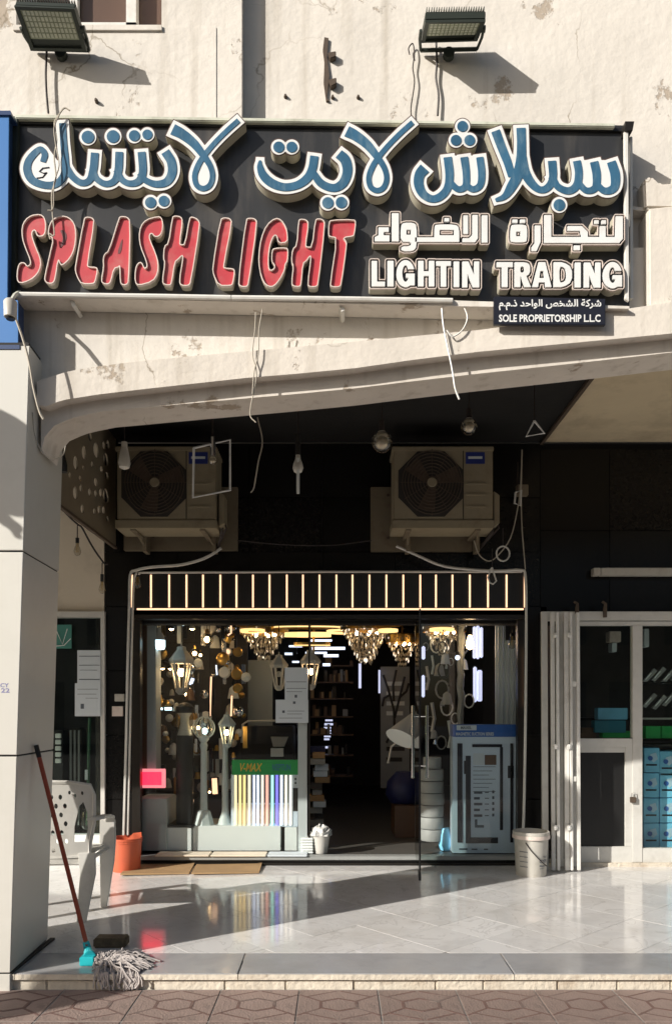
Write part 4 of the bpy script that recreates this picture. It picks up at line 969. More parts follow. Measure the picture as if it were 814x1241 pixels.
def lantern_head(t, c, s, m, lit='bulbwarm', glassy=True, n=4):      # c = bottom centre, s = px size; body 20 px wide, 38 high
    z = c.z; R = lambda r, h: (r*s, z+h*s)
    MB().lathe((c.x,c.y,0), [R(11.5,27),R(11,29),R(5.5,36),R(4.5,37),R(4,40),R(.8,41),R(.8,44)], 6).build('roof', m, t)
    fr_ = MB()
    for k in range(6):
        a = 2*PI*k/6; fr_.tube([(c.x+5*s*math.cos(a), c.y+5*s*math.sin(a), z+2*s), (c.x+9.5*s*math.cos(a), c.y+9.5*s*math.sin(a), z+27*s)], 1.0*s, 4)
    fr_.lathe((c.x,c.y,0), [R(2.5,-3),R(5.5,0),R(5.5,3)], 6).lathe((c.x,c.y,0), [R(10.5,25),R(10.5,27.5)], 6)
    fr_.build('cage', m, t)
    MB().sphere((c.x,c.y,z+17*s), 3.6*s, 10, 8).build('bulb', M[lit], t, smooth=True)
c = P(273, 1001, D+.02); t = thing('lantern_post_lamp', 'grey garden post lamp with lit six sided lantern head', 'lamp', (c.x,c.y,z0))
MB().lathe((c.x,c.y,0), [(9.5*s,z0),(9*s,z0+2*s),(5*s,z0+13*s),(4*s,z0+20*s),(4.2*s,z0+55*s),(3.1*s,ZZ(912,D)),(3.6*s,ZZ(905,D))], 12).build('post', M['postgrey'], t, smooth=True)
lantern_head(t, P(275,904,D+.02), s*.95, M['postgrey'])
c = P(224,1001,D); t = thing('bollard_lamp', 'tall black bollard lamp with clear reflector top', 'lamp', (c.x,c.y,z0))
MB().lathe((c.x,c.y,0), [(10.5*s,z0),(10.5*s,ZZ(891,D))], 18).build('body', M['black'], t, smooth=True)
MB().lathe((c.x,c.y,0), [(10*s,ZZ(891,D)),(10*s,ZZ(864,D))], 18, cap=False).build('clear_tube', M['bulbglass'], t, smooth=True)
MB().lathe((c.x,c.y,0), [(9*s,ZZ(891,D)),(5.5*s,ZZ(878,D)),(5*s,ZZ(870,D)),(9*s,ZZ(864,D))], 18).build('reflector', M['shelfwhite'], t, smooth=True)
MB().lathe((c.x,c.y,0), [(11*s,ZZ(864,D)),(11*s,ZZ(857,D)),(7*s,ZZ(853,D)),(2*s,ZZ(851,D))], 18).build('cap', M['black'], t, smooth=True)

# LED strip demonstration board
lbd = thing('led_demo_board', 'LED strip display board with green header and coloured glowing tubes', 'display board', P(321,1001,6.93))
MB().pbox(280,938,361,1002,6.93,.05).build('board', M['boxwhite'], lbd, bevel=.003)
MB().pbox(281,921,362,939,6.92,.06).build('header', M['green'], lbd, bevel=.003)
text_mesh('V-MAX', 291, 925, 318, 935, 6.917, M['yellow'], lbd, bold=.02, shear=.3)
text_mesh('NEPTUN', 330, 926, 352, 934, 6.917, M['teal'], lbd, bold=.03)
cols = [(1,.80,.45),(1,.72,.30),(1,.70,.28),(1,.82,.55),(.75,.80,1),(.85,.9,1),(1,.80,.65),(1,.45,.35),(.45,.95,.85),(.25,.22,1),(.9,.92,1),(1,.88,.72),(1,.9,.78)]
xs2 = [285.5,291,296,302,308,312.5,318,323.5,330,335.5,341,346.5,352]
for i, (x, cc) in enumerate(zip(xs2, cols)):
    m_ = emit('tube glow', cc, 1.05); MB().pbox(x-1.2,939.5,x+1.2,1000,6.918,.010).build('led_tube', m_, lbd)
for i in range(12):
    x = (xs2[i]+xs2[i+1])/2; MB().pbox(x-.5,975,x+.5,998,6.925,.005).build('tube_slot', M['card'] if 3 < i < 9 else M['letterrim'], lbd)
    MB().pbox(x-.6,939.5,x+.6,973,6.925,.005).build('tube_slot', M['acdark'], lbd)
MB().pbox(355,940,361,954,6.925,.008).build('switch_plate', M['paper'], lbd); MB().pbox(355,955,361,983,6.925,.008).build('socket_plate', M['acdark'], lbd)
for y in (944,949): MB().lathe(P(358,y,6.922), [(.009,0),(.009,.004)], 10, 'y').build('switch', M['black'], lbd)

# hanging paper notices
pn = thing('paper_notice', 'two pale sheets taped one over the other inside the window', 'notice', P(354,877,6.74))
MB().pbox(345,809,373,849,6.735,.003).build('sheet', M['paper'], pn); MB().pbox(334,848,373.5,876,6.732,.003).build('sheet', M['paper'], pn)
b = MB()
for (x0_,y0_,x1_,y1_) in ((347,826,371,826.7),(347,834,371,834.6),(347,838,366,838.5),(357,842,360,845.5),(355,850,358,853),(342,861,345,864),(348,861.5,369,862),(348,865,366,865.5),(338,870,366,870.5)): b.pbox(x0_,y0_,x1_,y1_,6.731 if y0_>847.9 else 6.7335,.001)
b.build('print', M['ink'], pn)

# ------------------------------------------------------------ lamps inside
def cord(t, x, y0, y1, D, r=.004): MB().tube([P(x,y0,D), P(x,y1,D)], r, 5).build('cord', M['black'], t)
def lantern(label, x, y, sc, D, lit, m='bucket', bottom=True):
    c = P(x, y, D); t = thing('hanging_lantern', label, 'lantern', c); lantern_head(t, c, sc*D/F, M[m], lit)
    cord(t, x, 750, y-43*sc, D); return t
lantern('pale wall lantern left of the paper notice', 338, 834, 1.0, 7.0, 'bucket')
lantern('lit pale lantern just behind the paper notice', 376, 833, 1.12, 6.95, 'bulbwarm')
lantern('large pale lantern hanging high in the left window', 220, 838, 1.35, 7.15, 'bulbwarm')
c = P(193,783,6.95); t = thing('led_bulb', 'large glowing cool white bulb hanging at the left pane', 'bulb', c)
sB = 6.95/F
MB().lathe((c.x,c.y,0), [(6*sB,ZZ(787,6.95)),(7.3*sB,ZZ(784,6.95)),(7.3*sB,ZZ(776,6.95))], 16).build('diffuser', M['bulbcool'], t, smooth=True)
MB().lathe((c.x,c.y,0), [(7.3*sB,ZZ(776,6.95)),(6.5*sB,ZZ(771,6.95)),(2.6*sB,ZZ(766,6.95)),(2.4*sB,ZZ(761,6.95))], 16).build('heat_sink', M['pale'], t, smooth=True); cord(t,193,750,762,6.95)
c = P(206,861,6.98)
# small display lamps on the left wall
def disc_lamp(x, y, r, D, m, lit=None, label='', grp='small display lamps on the left wall'):
    c = P(x,y,D); t = thing('wall_lamp', label, 'lamp', c, grp); q = r*D/F
    MB().lathe(c, [(q*.5,.05),(q,.04),(q,.0),(q*.8,-.01)], 14, 'y').build('shade', M[m], t, smooth=True)
    if lit: MB().lathe(c+Vector((0,-.012,0)), [(q*.62,0),(q*.55,-.012)], 12, 'y').build('glow', M[lit], t)
    MB().box(c.x-.012,c.x+.012,c.y+.05,8.1,c.z-.012,c.z+.012).build('stem', M['black'], t)
def globe_lamp(x, y, r, D, lit, label, cage='gold', grp='small display lamps on the left wall'):
    c = P(x,y,D); t = thing('globe_lamp', label, 'lamp', c, grp); q = r*D/F
    MB().sphere(c, q*.45, 10, 8).build('bulb', M[lit], t, smooth=True); MB().sphere(c, q, 14, 10).build('globe', M['bulbglass'], t, smooth=True)
    MB().lathe(c, [(q*.35,q*.9),(q*.25,q*1.6)], 8).build('cap', M[cage], t); cord(t, x, 750, y-r*1.6, D)
def shade_lamp(x, y, r, D, lit, m, label, grp='small display lamps on the left wall'):
    c = P(x,y,D); t = thing('shade_lamp', label, 'lamp', c, grp); q = r*D/F
    MB().lathe(c, [(q,-q*.3),(q*.8,q*.5),(q*.2,q*.9)], 12, cap=False).build('shade', M[m], t, smooth=True)
    MB().sphere(c+Vector((0,0,-q*.25)), q*.62, 10, 8, .7).build('bulb', M[lit], t, smooth=True)
    MB().tube([c+Vector((0,0,q*.8)), c+Vector((0,.05,q*2)), Vector((c.x,8.1,c.z+q*2))], .008, 5).build('arm', M['black'], t)
def tube_lamp(x0_, y0_, x1_, y1_, D, lit, label, w_=1.1, grp='small display lamps on the left wall'):
    c = P(x0_,y0_,D); t = thing('tube_lamp', label, 'lamp', c, grp)
    MB().tube([P(x0_,y0_,D), P(x1_,y1_,D)], w_*D/F, 6).build('tube', M[lit], t)
    MB().tube([P(x0_,y0_,D+.02)+Vector((0,0,.01)), P(x1_,y1_,D+.02)-Vector((0,0,.01))], 1.5*w_*D/F, 6).build('backplate', M['black'], t)
shade_lamp(208,761,4.5,7.5,'bulbwarm','black','lit downlight lamp at the top left of the window display')
shade_lamp(222,755,5,7.6,'bulbcool','black','cool lit lamp at the window top beside the grey column')
shade_lamp(233,761,4,7.5,'bulbwarm','bucket','lit tilted spot lamp right of the cool top lamp')
shade_lamp(197,809,4,7.5,'bulbwarm','black','lower lit twin wall lamp beside the column')
shade_lamp(207,809,4.5,7.45,'bulbwarm','black','lit twin wall lamp next to the large lantern')
globe_lamp(251,775,8,7.4,'bulbwarm','bright clear glass globe lamp on black cord')
globe_lamp(236,792,6,7.6,'bulbwarm','smaller lit glass globe below the bright globe')
globe_lamp(243,794,4,7.8,'bulbwarm','tiny lit glass globe beside the smaller globe')
disc_lamp(288,790,6,7.7,'gold',None,'brass disc wall lamp, topmost of the disc column')
disc_lamp(276,790,5,7.8,'shelfwhite','ledwarm','white lit oval lamp beside the top brass disc')
disc_lamp(270,798,8,7.7,'gold',None,'wide amber brass shade in the lamp display')
disc_lamp(287,817,7,7.6,'gold',None,'middle brass disc wall lamp of the disc column')
disc_lamp(272,815,7,7.8,'shelfwhite',None,'pale round glass wall lamp left of the brass discs')
disc_lamp(288,834,6,7.7,'gold',None,'lower brass disc lamp of the disc column')
tube_lamp(256,820,254.5,868,7.6,'ledwarm','long warm vertical light tube in the display')
tube_lamp(281,843,280,868,7.7,'ledwarm','short warm vertical light tube by the discs')
tube_lamp(280,754,280,768,7.6,'ledwarm','upright warm tube near the window header')
tube_lamp(279,768,276,770,7.6,'ledwarm','foot of the upright warm tube lamp')
tube_lamp(262,806,263,818,7.7,'ledwhite','violet white slit light near the amber shade',.9)
tube_lamp(234,822,231,830,7.7,'ledwhite','cool white slanting light panel behind the lantern',2.2)
tube_lamp(229,838,224,842,7.7,'bulbwarm','small warm light under the large lantern',2.2)
tube_lamp(192,859,197,859,7.5,'bulbcool','small cool light bar low on the column',1.6)
tube_lamp(200,859,208,859,7.5,'bulbcool','wider cool light bar low beside the column',2.0)
tube_lamp(260,943,261,962,7.4,'ledwarm','warm box light between the two post lamps',3.6)
tube_lamp(233,969,232,982,7.3,'ledwarm','small warm box light behind the globe post lamp',2)
globe_lamp(254,960,3,7.3,'bulbwarm','small round lit bulb between the post lamps low down')
rnd = random.Random(3)
for k in range(120):       # unlit stock on the display wall
    x, y = rnd.uniform(192,298), rnd.uniform(758,960); D_ = rnd.uniform(7.5,8.0); r_ = rnd.uniform(3,8)
    lab = 'unlit %s behind the left pane'
    grp = 'unlit stock lamps behind the left pane'
    ty = rnd.random(); c = P(x,y,D_); q = r_*D_/F
    if ty < .35: o = MB().lathe(c, [(q*.4,.05),(q,.02),(q*.9,-.01),(q*.3,-.03)], 12, 'y').build('stock_lamp', M[rnd.choice(['gold','shelfwhite','chrome','bucket'])], None, smooth=True)
    elif ty < .7: o = MB().lathe(c, [(q*.9,-q),(q*.6,q*.6),(q*.15,q)], 10).build('stock_lamp', M[rnd.choice(['gold','shelfwhite','brown','bucket','black'])], None, smooth=True)
    else: o = MB().box(c.x-q*.35,c.x+q*.35,c.y,c.y+.04,c.z-q*1.8,c.z+q*1.8).build('stock_lamp', M[rnd.choice(['gold','shelfwhite','chrome','black'])], None)
    cn = {'brass gold':'brass','white display shelf':'white','chrome':'chrome','off white plastic':'cream','brown wood trim':'brown','black plastic':'black'}[o.data.materials[0].name]
    hz_ = ['top','upper','middle','lower'][min(3,int((y-758)/52))]
    tag(o, 'unlit '+cn+' '+('disc' if ty < .35 else 'cone' if ty < .7 else 'bar')+' lamp at '+hz_+' stock level behind the left pane', 'lamp', grp)

for k in range(34):
    x, y = rnd.uniform(514,572), rnd.uniform(762,905); D_ = rnd.uniform(7.5,8.3); r_ = rnd.uniform(3,8); c = P(x,y,D_); q = r_*D_/F; ty = rnd.random()
    if ty < .4: o = MB().lathe(c, [(q*.9,-q),(q*.6,q*.6),(q*.15,q)], 10).build('stock_lamp', M[rnd.choice(['spool','shelfwhite','chrome','black'])], None)
    elif ty < .7: o = MB().tube([c+Vector((q*math.cos(a),0,q*1.4*math.sin(a))) for a in [2*PI*j/12 for j in range(13)]], q*.16, 5).build('stock_lamp', M[rnd.choice(['spool','shelfwhite','black'])], None)
    else: o = MB().tube([c+Vector((0,0,q*2.5)), c+Vector((q*.4,0,0)), c-Vector((0,0,q*2))], q*.3, 6).build('stock_lamp', M[rnd.choice(['spool','postgrey','bucket'])], None)
    tag(o, '%s %s lamp part %s behind the right pane' % ({'grey wrapped coil':'dull grey','white display shelf':'white','chrome':'chrome','black plastic':'black','grey green painted post':'grey green','off white plastic':'cream'}[o.data.materials[0].name], 'cone' if ty < .4 else 'ring' if ty < .7 else 'bent', 'hanging high' if y < 810 else 'hanging midway' if y < 860 else 'hanging low'), 'lamp', 'unlit stock lamps behind the right pane')
for k in range(16):
    x0_ = 374+rnd.uniform(0,8); y0_ = 905+k*7.4; o = MB().pbox(x0_, y0_, x0_+rnd.uniform(10,18), y0_+6.8, 8.0+rnd.uniform(0,.2), .2).build('stock_box', M[rnd.choice(['boxwhite','spool','bluebag','card','interior'])], None)
    tag(o, '%s boxed item, number %s from the top, stacked left of the doorway' % ({'pale blue white carton':'pale blue','grey wrapped coil':'grey','dark blue sheet':'dark blue','cardboard':'brown','dark interior wall':'black'}[o.data.materials[0].name], ['one','two','three','four','five','six','seven','eight','nine','ten','eleven','twelve','thirteen','fourteen','fifteen','sixteen'][k]), 'box', 'boxed stock left of the doorway')
cs_ = thing('shop_counter', 'dark counter with a small grey card machine behind the display board', 'counter', P(322,920,7.9))
MB().pbox(292,880,355,960,7.9,.5).build('counter_body', M['frame'], cs_, bevel=.01)
MB().tube([P(293,900,7.85),P(294,878,7.85),P(300,874,7.85),P(352,873,7.85)], .012, 6).build('counter_rail', M['pale'], cs_, smooth=True)
MB().pquad([(328,893),(349,893),(344,905),(331,905)], 7.8, .1).build('machine_screen', M['spool'], cs_); MB().pbox(328,907,343,917,7.8,.1).build('machine_base', M['paper'], cs_)
# chandeliers
def crystal_chandelier(label, x, y, D, w_, h, n, rings=6):
    c = P(x, y, D); t = thing('crystal_chandelier', label, 'chandelier', c); q = D/F; r = random.Random(int(x)); b = MB(); lb2 = MB()
    ri = MB(); ri.lathe(c, [(w_*q*1.02,-.07),(w_*q*1.02,.02),(w_*q*.9,.03)], 24, cap=False); ri.build('top_ring', M['gold'], t, smooth=True)
    for i in range(rings):
        f = i/(rings-1); rr = w_*q*(1-.75*f); zz = -h*q*f*.9
        m_ = int(n*(1-.7*f)/rings)+4
        for k in range(m_):
            a = 2*PI*k/m_+r.uniform(-.1,.1); L = r.uniform(.6,1.3)*h*q*.15; p0 = c+Vector((rr*math.cos(a), rr*math.sin(a), zz+r.uniform(-.01,.01))); s_ = .006+.004*r.random()
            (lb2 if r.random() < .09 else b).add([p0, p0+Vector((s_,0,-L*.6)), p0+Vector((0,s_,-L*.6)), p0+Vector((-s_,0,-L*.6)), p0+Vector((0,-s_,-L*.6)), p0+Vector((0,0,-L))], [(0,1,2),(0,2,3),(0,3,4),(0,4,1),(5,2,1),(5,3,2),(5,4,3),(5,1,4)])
    stuff(b.build('crystals', M['crystal'], t)); stuff(lb2.build('glint_crystals', M['crystalglow'], t))  # glints put in by letting some crystals glow
    for k in range(5):
        a = 2*PI*k/5; MB().sphere(c+Vector((w_*q*.45*math.cos(a), w_*q*.45*math.sin(a), -h*q*.25)), .016, 8, 6).build('bulb', M['bulbwarm'], t)
    MB().tube([c, Vector((c.x,c.y,2.75))], .008, 5).build('stem', M['gold'], t)
crystal_chandelier('small tiered crystal chandelier left of the gold ring chandelier', 320, 760, 7.6, 29, 38, 420)
crystal_chandelier('faint grey crystal chandelier behind the right pane top', 538, 758, 8.0, 26, 34, 380)
crystal_chandelier('wide crystal chandelier with gold top over the doorway', 443, 756, 7.9, 30, 46, 620, 8)
crystal_chandelier('dim crystal chandelier deep in the shop beside the glass door', 487, 772, 8.6, 19, 34, 260)
rg = thing('ring_chandelier', 'tiered gold ring chandelier with lit rings near the doorway', 'chandelier', P(373,764,7.4))
for (x, y, w_, hh, m_) in ((372,757,40,5,'gold'),(373,768,28,4,'goldlit'),(378,780,22,3.5,'gold')):
    cc = P(x,y,7.4); q = 7.4/F
    g = MB().lathe(cc, [(w_*q*.96,-hh*q),(w_*q,-hh*q),(w_*q,hh*q*.4),(w_*q*.96,hh*q*.4),(w_*q*.96,-hh*q)], 36, cap=False); g.v = [Vector((v.x, cc.y+(v.y-cc.y)*.6, v.z+ (v.y-cc.y)*.04)) for v in g.v]; g.build('ring', M[m_], rg, smooth=True)
    g = MB().lathe(cc, [(w_*q*1.004,-hh*q*.8),(w_*q*1.004,-hh*q*.45)], 36, cap=False); g.v = [Vector((v.x, cc.y+(v.y-cc.y)*.604, v.z+(v.y-cc.y)*.04)) for v in g.v]; g.build('glow_band', M['goldlit'], rg)
MB().tube([P(380,750,7.4), P(380,800,7.4)], .012, 6).build('stem', M['gold'], rg)
for (x, y, D_, w_, lab) in ((306,757,7.3,20,'thin gold ring pendant at the top left of the doorway display'),(415,759,8.4,26,'dim gold ring pendant between the two big chandeliers'),(470,757,7.6,16,'small gold ring pendant near the glass door top'),(535,756,7.7,20,'thin gold ring pendant at the top of the right pane')):
    cc = P(x,y,D_); q = D_/F; t = thing('ring_pendant', lab, 'pendant lamp', cc)
    for k_ in range(2):
        g = MB().lathe(cc-Vector((0,0,k_*.06)), [(w_*q*(.96-.25*k_),-.012),(w_*q*(1-.25*k_),-.012),(w_*q*(1-.25*k_),.014),(w_*q*(.96-.25*k_),.014),(w_*q*(.96-.25*k_),-.012)], 32, cap=False); g.build('ring', M['goldlit' if k_ else 'gold'], t, smooth=True)
    MB().tube([cc, Vector((cc.x,cc.y,2.75))], .004, 5).build('cord', M['black'], t)
bars = [(350,782,366,784),(375,775,402,777),(378,784,418,787),(370,790,396,792),(392,793,410,796),(345,791,354,793.5),(391,804,400,807),(354,801,362,803)]
for i,(x0_,y0_,x1_,y1_) in enumerate(bars):
    o = MB().pbox(x0_,y0_,x1_,y1_,8.6+.15*i,.05).build('linear_lamp', M['ledwhite']); tag(o, ['upper left short','upper right','long middle','middle','right middle','far left short','lowest right','lowest left'][i]+' glowing white linear lamp under the ring chandelier', 'lamp', 'white linear lamps under the ring chandelier')
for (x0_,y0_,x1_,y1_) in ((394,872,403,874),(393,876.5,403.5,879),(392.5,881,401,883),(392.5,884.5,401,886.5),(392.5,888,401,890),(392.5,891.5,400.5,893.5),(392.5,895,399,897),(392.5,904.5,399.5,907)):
    o = MB().pbox(x0_,y0_,x1_,y1_,10.5,.03).build('step_lamp', M['coolglow']); tag(o, '%s glowing white bar in the column left of the doorway' % ({872:'topmost',876.5:'second',881:'third',884.5:'fourth',888:'fifth',891.5:'sixth',895:'seventh',904.5:'lowest, separate'}[y0_]), 'lamp', 'column of small white bar lights')
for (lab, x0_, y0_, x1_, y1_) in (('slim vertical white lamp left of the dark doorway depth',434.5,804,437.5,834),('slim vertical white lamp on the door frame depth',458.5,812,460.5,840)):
    o = MB().pbox(x0_,y0_,x1_,y1_,9.5,.03).build('vertical_lamp', M['coolglow']); tag(o, lab, 'lamp')
# poster panel deep inside
po = thing('wall_poster', 'grey framed picture panel on the back right of the doorway', 'poster', P(478,950,9.6))
MB().pbox(461,808,496,955,9.6,.03).build('panel', M['spool'], po)
mo = MB()
for (pts_) in (((478,895),(477,860),(470,835),(464,818)),((478,870),(484,845),(490,820)),((477,850),(476,830),(480,812)),((484,845),(492,838),(495,828)),((472,842),(465,846),(463,856)),((468,900),(478,880),(490,900))): mo.tube([P(x,y,9.59) for x,y in pts_], .014, 4)
mo.build('branch_motif', M['interior'], po)
for y in (826,838,850,862,905,918): MB().pbox(468,y,490-(y%5),y+5,9.594,.004).build('picture_block', M['shelfwhite'] if y < 880 else M['deepwall'], po)
# pendant cone shade
c = P(494,880,7.0); t = thing('cone_lamp', 'grey white cone lamp shade tilted beside the door handle', 'lamp', c)
ax_ = (P(484,902,6.86)-P(501,866,7.0)).normalized(); u = ax_.cross(Vector((0,1,0))).normalized(); w_ = ax_.cross(u); q0 = P(500,866,7.0); b = MB(); vs = []
for k in range(20):
    a = 2*PI*k/20
    vs.append(q0+(u*math.cos(a)+w_*math.sin(a))*.02)
for k in range(20):
    a = 2*PI*k/20; vs.append(q0+ax_*.27+(u*math.cos(a)+w_*math.sin(a))*.15)
b.add(vs, [(k,(k+1)%20,20+(k+1)%20,20+k) for k in range(20)]); b.build('shade', M['shade'], t, smooth=True)
MB().add(vs[20:], [tuple(range(20))]).build('diffuser', M['shelfwhite'], t)
# goods by the door
o = MB().lathe(P(490,1000,7.95).xy.to_3d()+Vector((0,0,.385)), [(.15,0),(.20,.08),(.18,.22),(.09,.32)], 14).build('blue_sack', M['bluebag'], None, smooth=True); tag(o, 'dark blue sack lying on the brown carton right of the doorway', 'sack')
o = MB().box(XX(478,7.7), XX(503,7.7), 7.7, 8.2, .06, .38).build('dark_carton', M['brown'], None, bevel=.006); tag(o, 'dim brown carton on the floor right of the doorway', 'carton')
o = MB().tube([P(470,925,7.8),P(474,905,7.8),P(486,895,7.8),P(498,896,7.8)], .012, 6).build('hose_loop', M['pale'], None, smooth=True); tag(o, 'grey hose loop above the blue sack', 'hose')
# wrapped coils
for k in range(7):
    y = 1018-k*14.5; D_ = 7.05; c = P(523+random.uniform(-1,1), y, D_); q = D_/F; r_ = (14.5 if k < 6 else 11)*q
    o = MB().lathe(c, [(r_*.96,0),(r_,.01),(r_,13*q-.01),(r_*.96,13.5*q)], 20).build('cable_coil', M['spool'], None, smooth=True)
    tag(o, ['lowest','second lowest','third lowest','middle','third from top','second from top','topmost smaller'][k]+' grey wrapped coil in the stack behind the right pane', 'coil', 'stacked grey coils')
# carton display of magnetic track
bx = thing('track_light_box', 'tall white blue carton picturing black track lights behind right pane', 'carton', P(588,1034,6.82))
MB().pbox(548,892,628,1034,6.82,.14).build('carton', M['boxwhite'], bx, bevel=.003)
MB().pbox(548,878,628,893,6.81,.16).build('header', M['boxblue'], bx, bevel=.003)
MB().pbox(553,879,577,885,6.806,.004).build('logo_plate', M['paper'], bx)
text_mesh('MAGNETIC SUCTION SERIES', 552, 887.5, 598, 891.5, 6.807, M['paper'], bx, bold=.03)
text_mesh('MAXEL', 558, 880.2, 571, 883.6, 6.8035, M['ink'], bx, bold=.03)
for (x0_,y0_,x1_,y1_) in ((554,901,560,1021),(564,916,570,1022),(570,1015,603,1022),(572,902,608,905.5),(605.5,905.5,609,1006),(618,901,621.5,1021),(615,928,622,943),(562,922,564,938)):
    MB().pbox(x0_,y0_,x1_,y1_,6.812,.008).build('printed_track', M['navy'], bx)
b = MB()
for i in range(7): b.pbox(573,929+i*5,600-(i%3)*4,929.6+i*5,6.817,.003)
for i in range(5): b.pbox(574,959+i*7,584-(i%2)*3,962+i*7,6.817,.003); b.pbox(587,960+i*7,592,961+i*7,6.817,.003); b.pbox(596,958+i*7,598.5,961.5+i*7,6.817,.003)
b.pbox(575,993,578,1003,6.817,.003).pbox(578,1000,586,1003,6.817,.003).pbox(556,1028,566,1030,6.817,.003).pbox(571,1028.5,578,1030,6.817,.003).pbox(586,1028.5,591,1030,6.817,.003)
b.build('print', M['ink'], bx)
MB().pbox(573,913,586,927,6.817,.003).build('photo_print', M['paper'], bx); MB().pbox(587,915,601,927,6.817,.003).build('photo_print', M['brown'], bx)
o = MB().lathe(P(540,1030,7.0), [(.05,0),(.07,.05),(.06,.14),(.04,.2)], 10).build('plastic_bag', M['skyblue'], None, smooth=True); tag(o, 'small light blue bag on the floor left of the tall carton', 'bag')
# bright streaks in the right pane, put in as added glowing strips
for (lab, x0_,y0_,x1_,y1_) in (('upper left added white glow strip behind right pane',573,759,576.5,798),('upper middle added white glow strip behind right pane',577.2,758,580.8,798.5),('upper right added white glow strip behind right pane',581.5,760,585,797),('lower left added white glow strip behind right pane',573.5,808,577.5,851),('lower right added white glow strip behind right pane',578.3,812,584,850),('upper narrow added glow strip just right of the door edge',511,783,515,799),('lower narrow added glow strip just right of the door edge',511,818,514.5,845)):
    o = MB().pbox(x0_,y0_,x1_,y1_,7.6,.04).build('pane_glow_strip', M['coolglow'], None, bevel=.008); tag(o, lab, 'lamp')
cl = thing('lamp_column', 'rough grey carved lamp column hanging behind the right pane', 'column', P(558,880,7.4))
MB().tube([P(558+random.uniform(-1,1), y, 7.4) for y in range(758,885,6)], [(.030+.012*random.random()) for y in range(758,885,6)], 8).build('column', M['spool'], cl)
globe_lamp(569,780,6,7.3,'bulbwarm','lit amber bulb hanging behind the right pane','black', None) if False else None
def bulb(label, x, ytop, yb, r, D, kind='pear', m='bulbglass', socket='black', lit=None, cordtop=None):
    c = P(x, yb, D); q = D/F; t = thing('hanging_bulb', label, 'bulb', c)
    if kind == 'pear': prof = [(r*.2*q,-r*1.25*q),(r*.75*q,-r*.9*q),(r*q,-r*.2*q),(r*.85*q,r*.6*q),(r*.5*q,r*1.5*q),(r*.42*q,r*2.2*q)]; top = r*2.2
    elif kind == 'drop': prof = [(r*.2*q,-r*1.2*q),(r*.8*q,-r*.9*q),(r*q,-r*.2*q),(r*.8*q,r*1*q),(r*.55*q,r*2.2*q)]; top = r*2.2
    else: prof = [(max(r*q*math.sin(PI*i/10), .002), -r*q*math.cos(PI*i/10)) for i in range(10)]; top = r*.95
    if m == 'silverglass':
        MB().sphere(c, r*q, 28, 18).build('globe', M['bulbglass'], t, smooth=True); MB().sphere(c-Vector((0,0,r*.05*q)), r*.62*q, 20, 12).build('reflector', M['silverglass'], t, smooth=True)
        MB().lathe(c+Vector((0,0,r*.6*q)), [(r*.62*q,0),(r*.38*q,r*.4*q)], 12, cap=False).build('silver_neck', M['frosted'], t, smooth=True)
    else: MB().lathe(c, prof, 14).build('globe', M[m], t, smooth=True)
    MB().lathe(c, [(r*.5*q if kind!='globe' else 3.6*q, top*q), (r*.5*q if kind!='globe' else 3.2*q, (yb-ytop)*q)], 10).build('socket', M[socket], t)
    MB().tube([P(x,ytop,D), Vector((c.x, D, cordtop if cordtop else ZS))], .004, 5).build('cord', M['cable'], t)
    if m == 'bulbglass': MB().tube([c+Vector((-.004,0,top*q)), c+Vector((-.006,0,-r*.3*q)), c+Vector((.006,0,-r*.3*q)), c+Vector((.004,0,top*q))], .002, 4).build('filament', M['gold'] if not lit else M[lit], t)
    return t
bulb('lit amber bulb hanging in front of the white glow strips', 569, 770, 781, 5, 7.2, 'pear', 'bulbwarm', cordtop=2.75)
bulb('small lit white bulb on the lamp column behind right pane', 554, 790, 797, 3, 7.25, 'globe', 'ledwhite', cordtop=2.75)
bulb('clear bulb on black socket inside the right pane corner', 620, 768, 781, 4.5, 6.9, 'pear', cordtop=2.75)
bulb('large silvered globe bulb hanging left of the right air conditioner', 462.5, 510, 536, 12.8, 5.0, 'globe', 'silverglass', 'cable')
bulb('smaller silvered globe bulb hanging above the right air conditioner', 568, 496, 517, 10, 5.2, 'globe', 'silverglass', 'cable')
bulb('clear drop bulb hanging in front of the left unit fan', 151, 536, 560, 7.5, 5.4, 'drop', 'frosted', 'frosted')
bulb('small frosted bulb on silver socket inside the square wire frame', 258, 530, 558, 5.5, 5.2, 'globe', 'silverglass', 'chrome')
bulb('long clear bulb hanging on a black socket between the units', 361, 527, 566, 6.5, 5.1, 'pear', 'frosted', 'black')
bulb('clear drop bulb hanging at the left end of LED fascia', 167, 697, 708, 4, 6.3, 'pear', 'bulbglass', 'black', cordtop=ZZ(694,6.3))
o = MB().tube([P(361,555,5.08),P(361,598,5.08)], .010, 8).build('white_lamp_tube', M['shelfwhite']); tag(o, 'thin white tube lamp hanging beside the long clear bulb', 'lamp')
wire('string_cable', 'black festoon cable sagging along the left wall below perforated panel', [(66,606),(84,626),(95,636),(100,640),(112,662),(126,682),(131,684)], 5.6, .007, M['cable'])
bulb('left clear bulb hanging from the black festoon cable', 94, 652, 668, 4.5, 5.6, 'pear', 'bulbglass', 'black', cordtop=ZZ(636,5.6))
bulb('right clear bulb hanging from the black festoon cable', 124, 696, 714, 4.2, 5.7, 'pear', 'bulbglass', 'black', cordtop=ZZ(682,5.7))
o = MB().lathe(P(77,566,4.5), [(.024,-.03),(.024,.01),(.012,.06),(.008,.1)], 10).build('bulb_socket', M['black'], None); tag(o, 'empty black bulb socket hanging at the curled arch end', 'socket')
o2 = MB().tube([P(77,545,4.5), P(78,530,4.5)], .004, 5).build('cord', M['cable'], o)
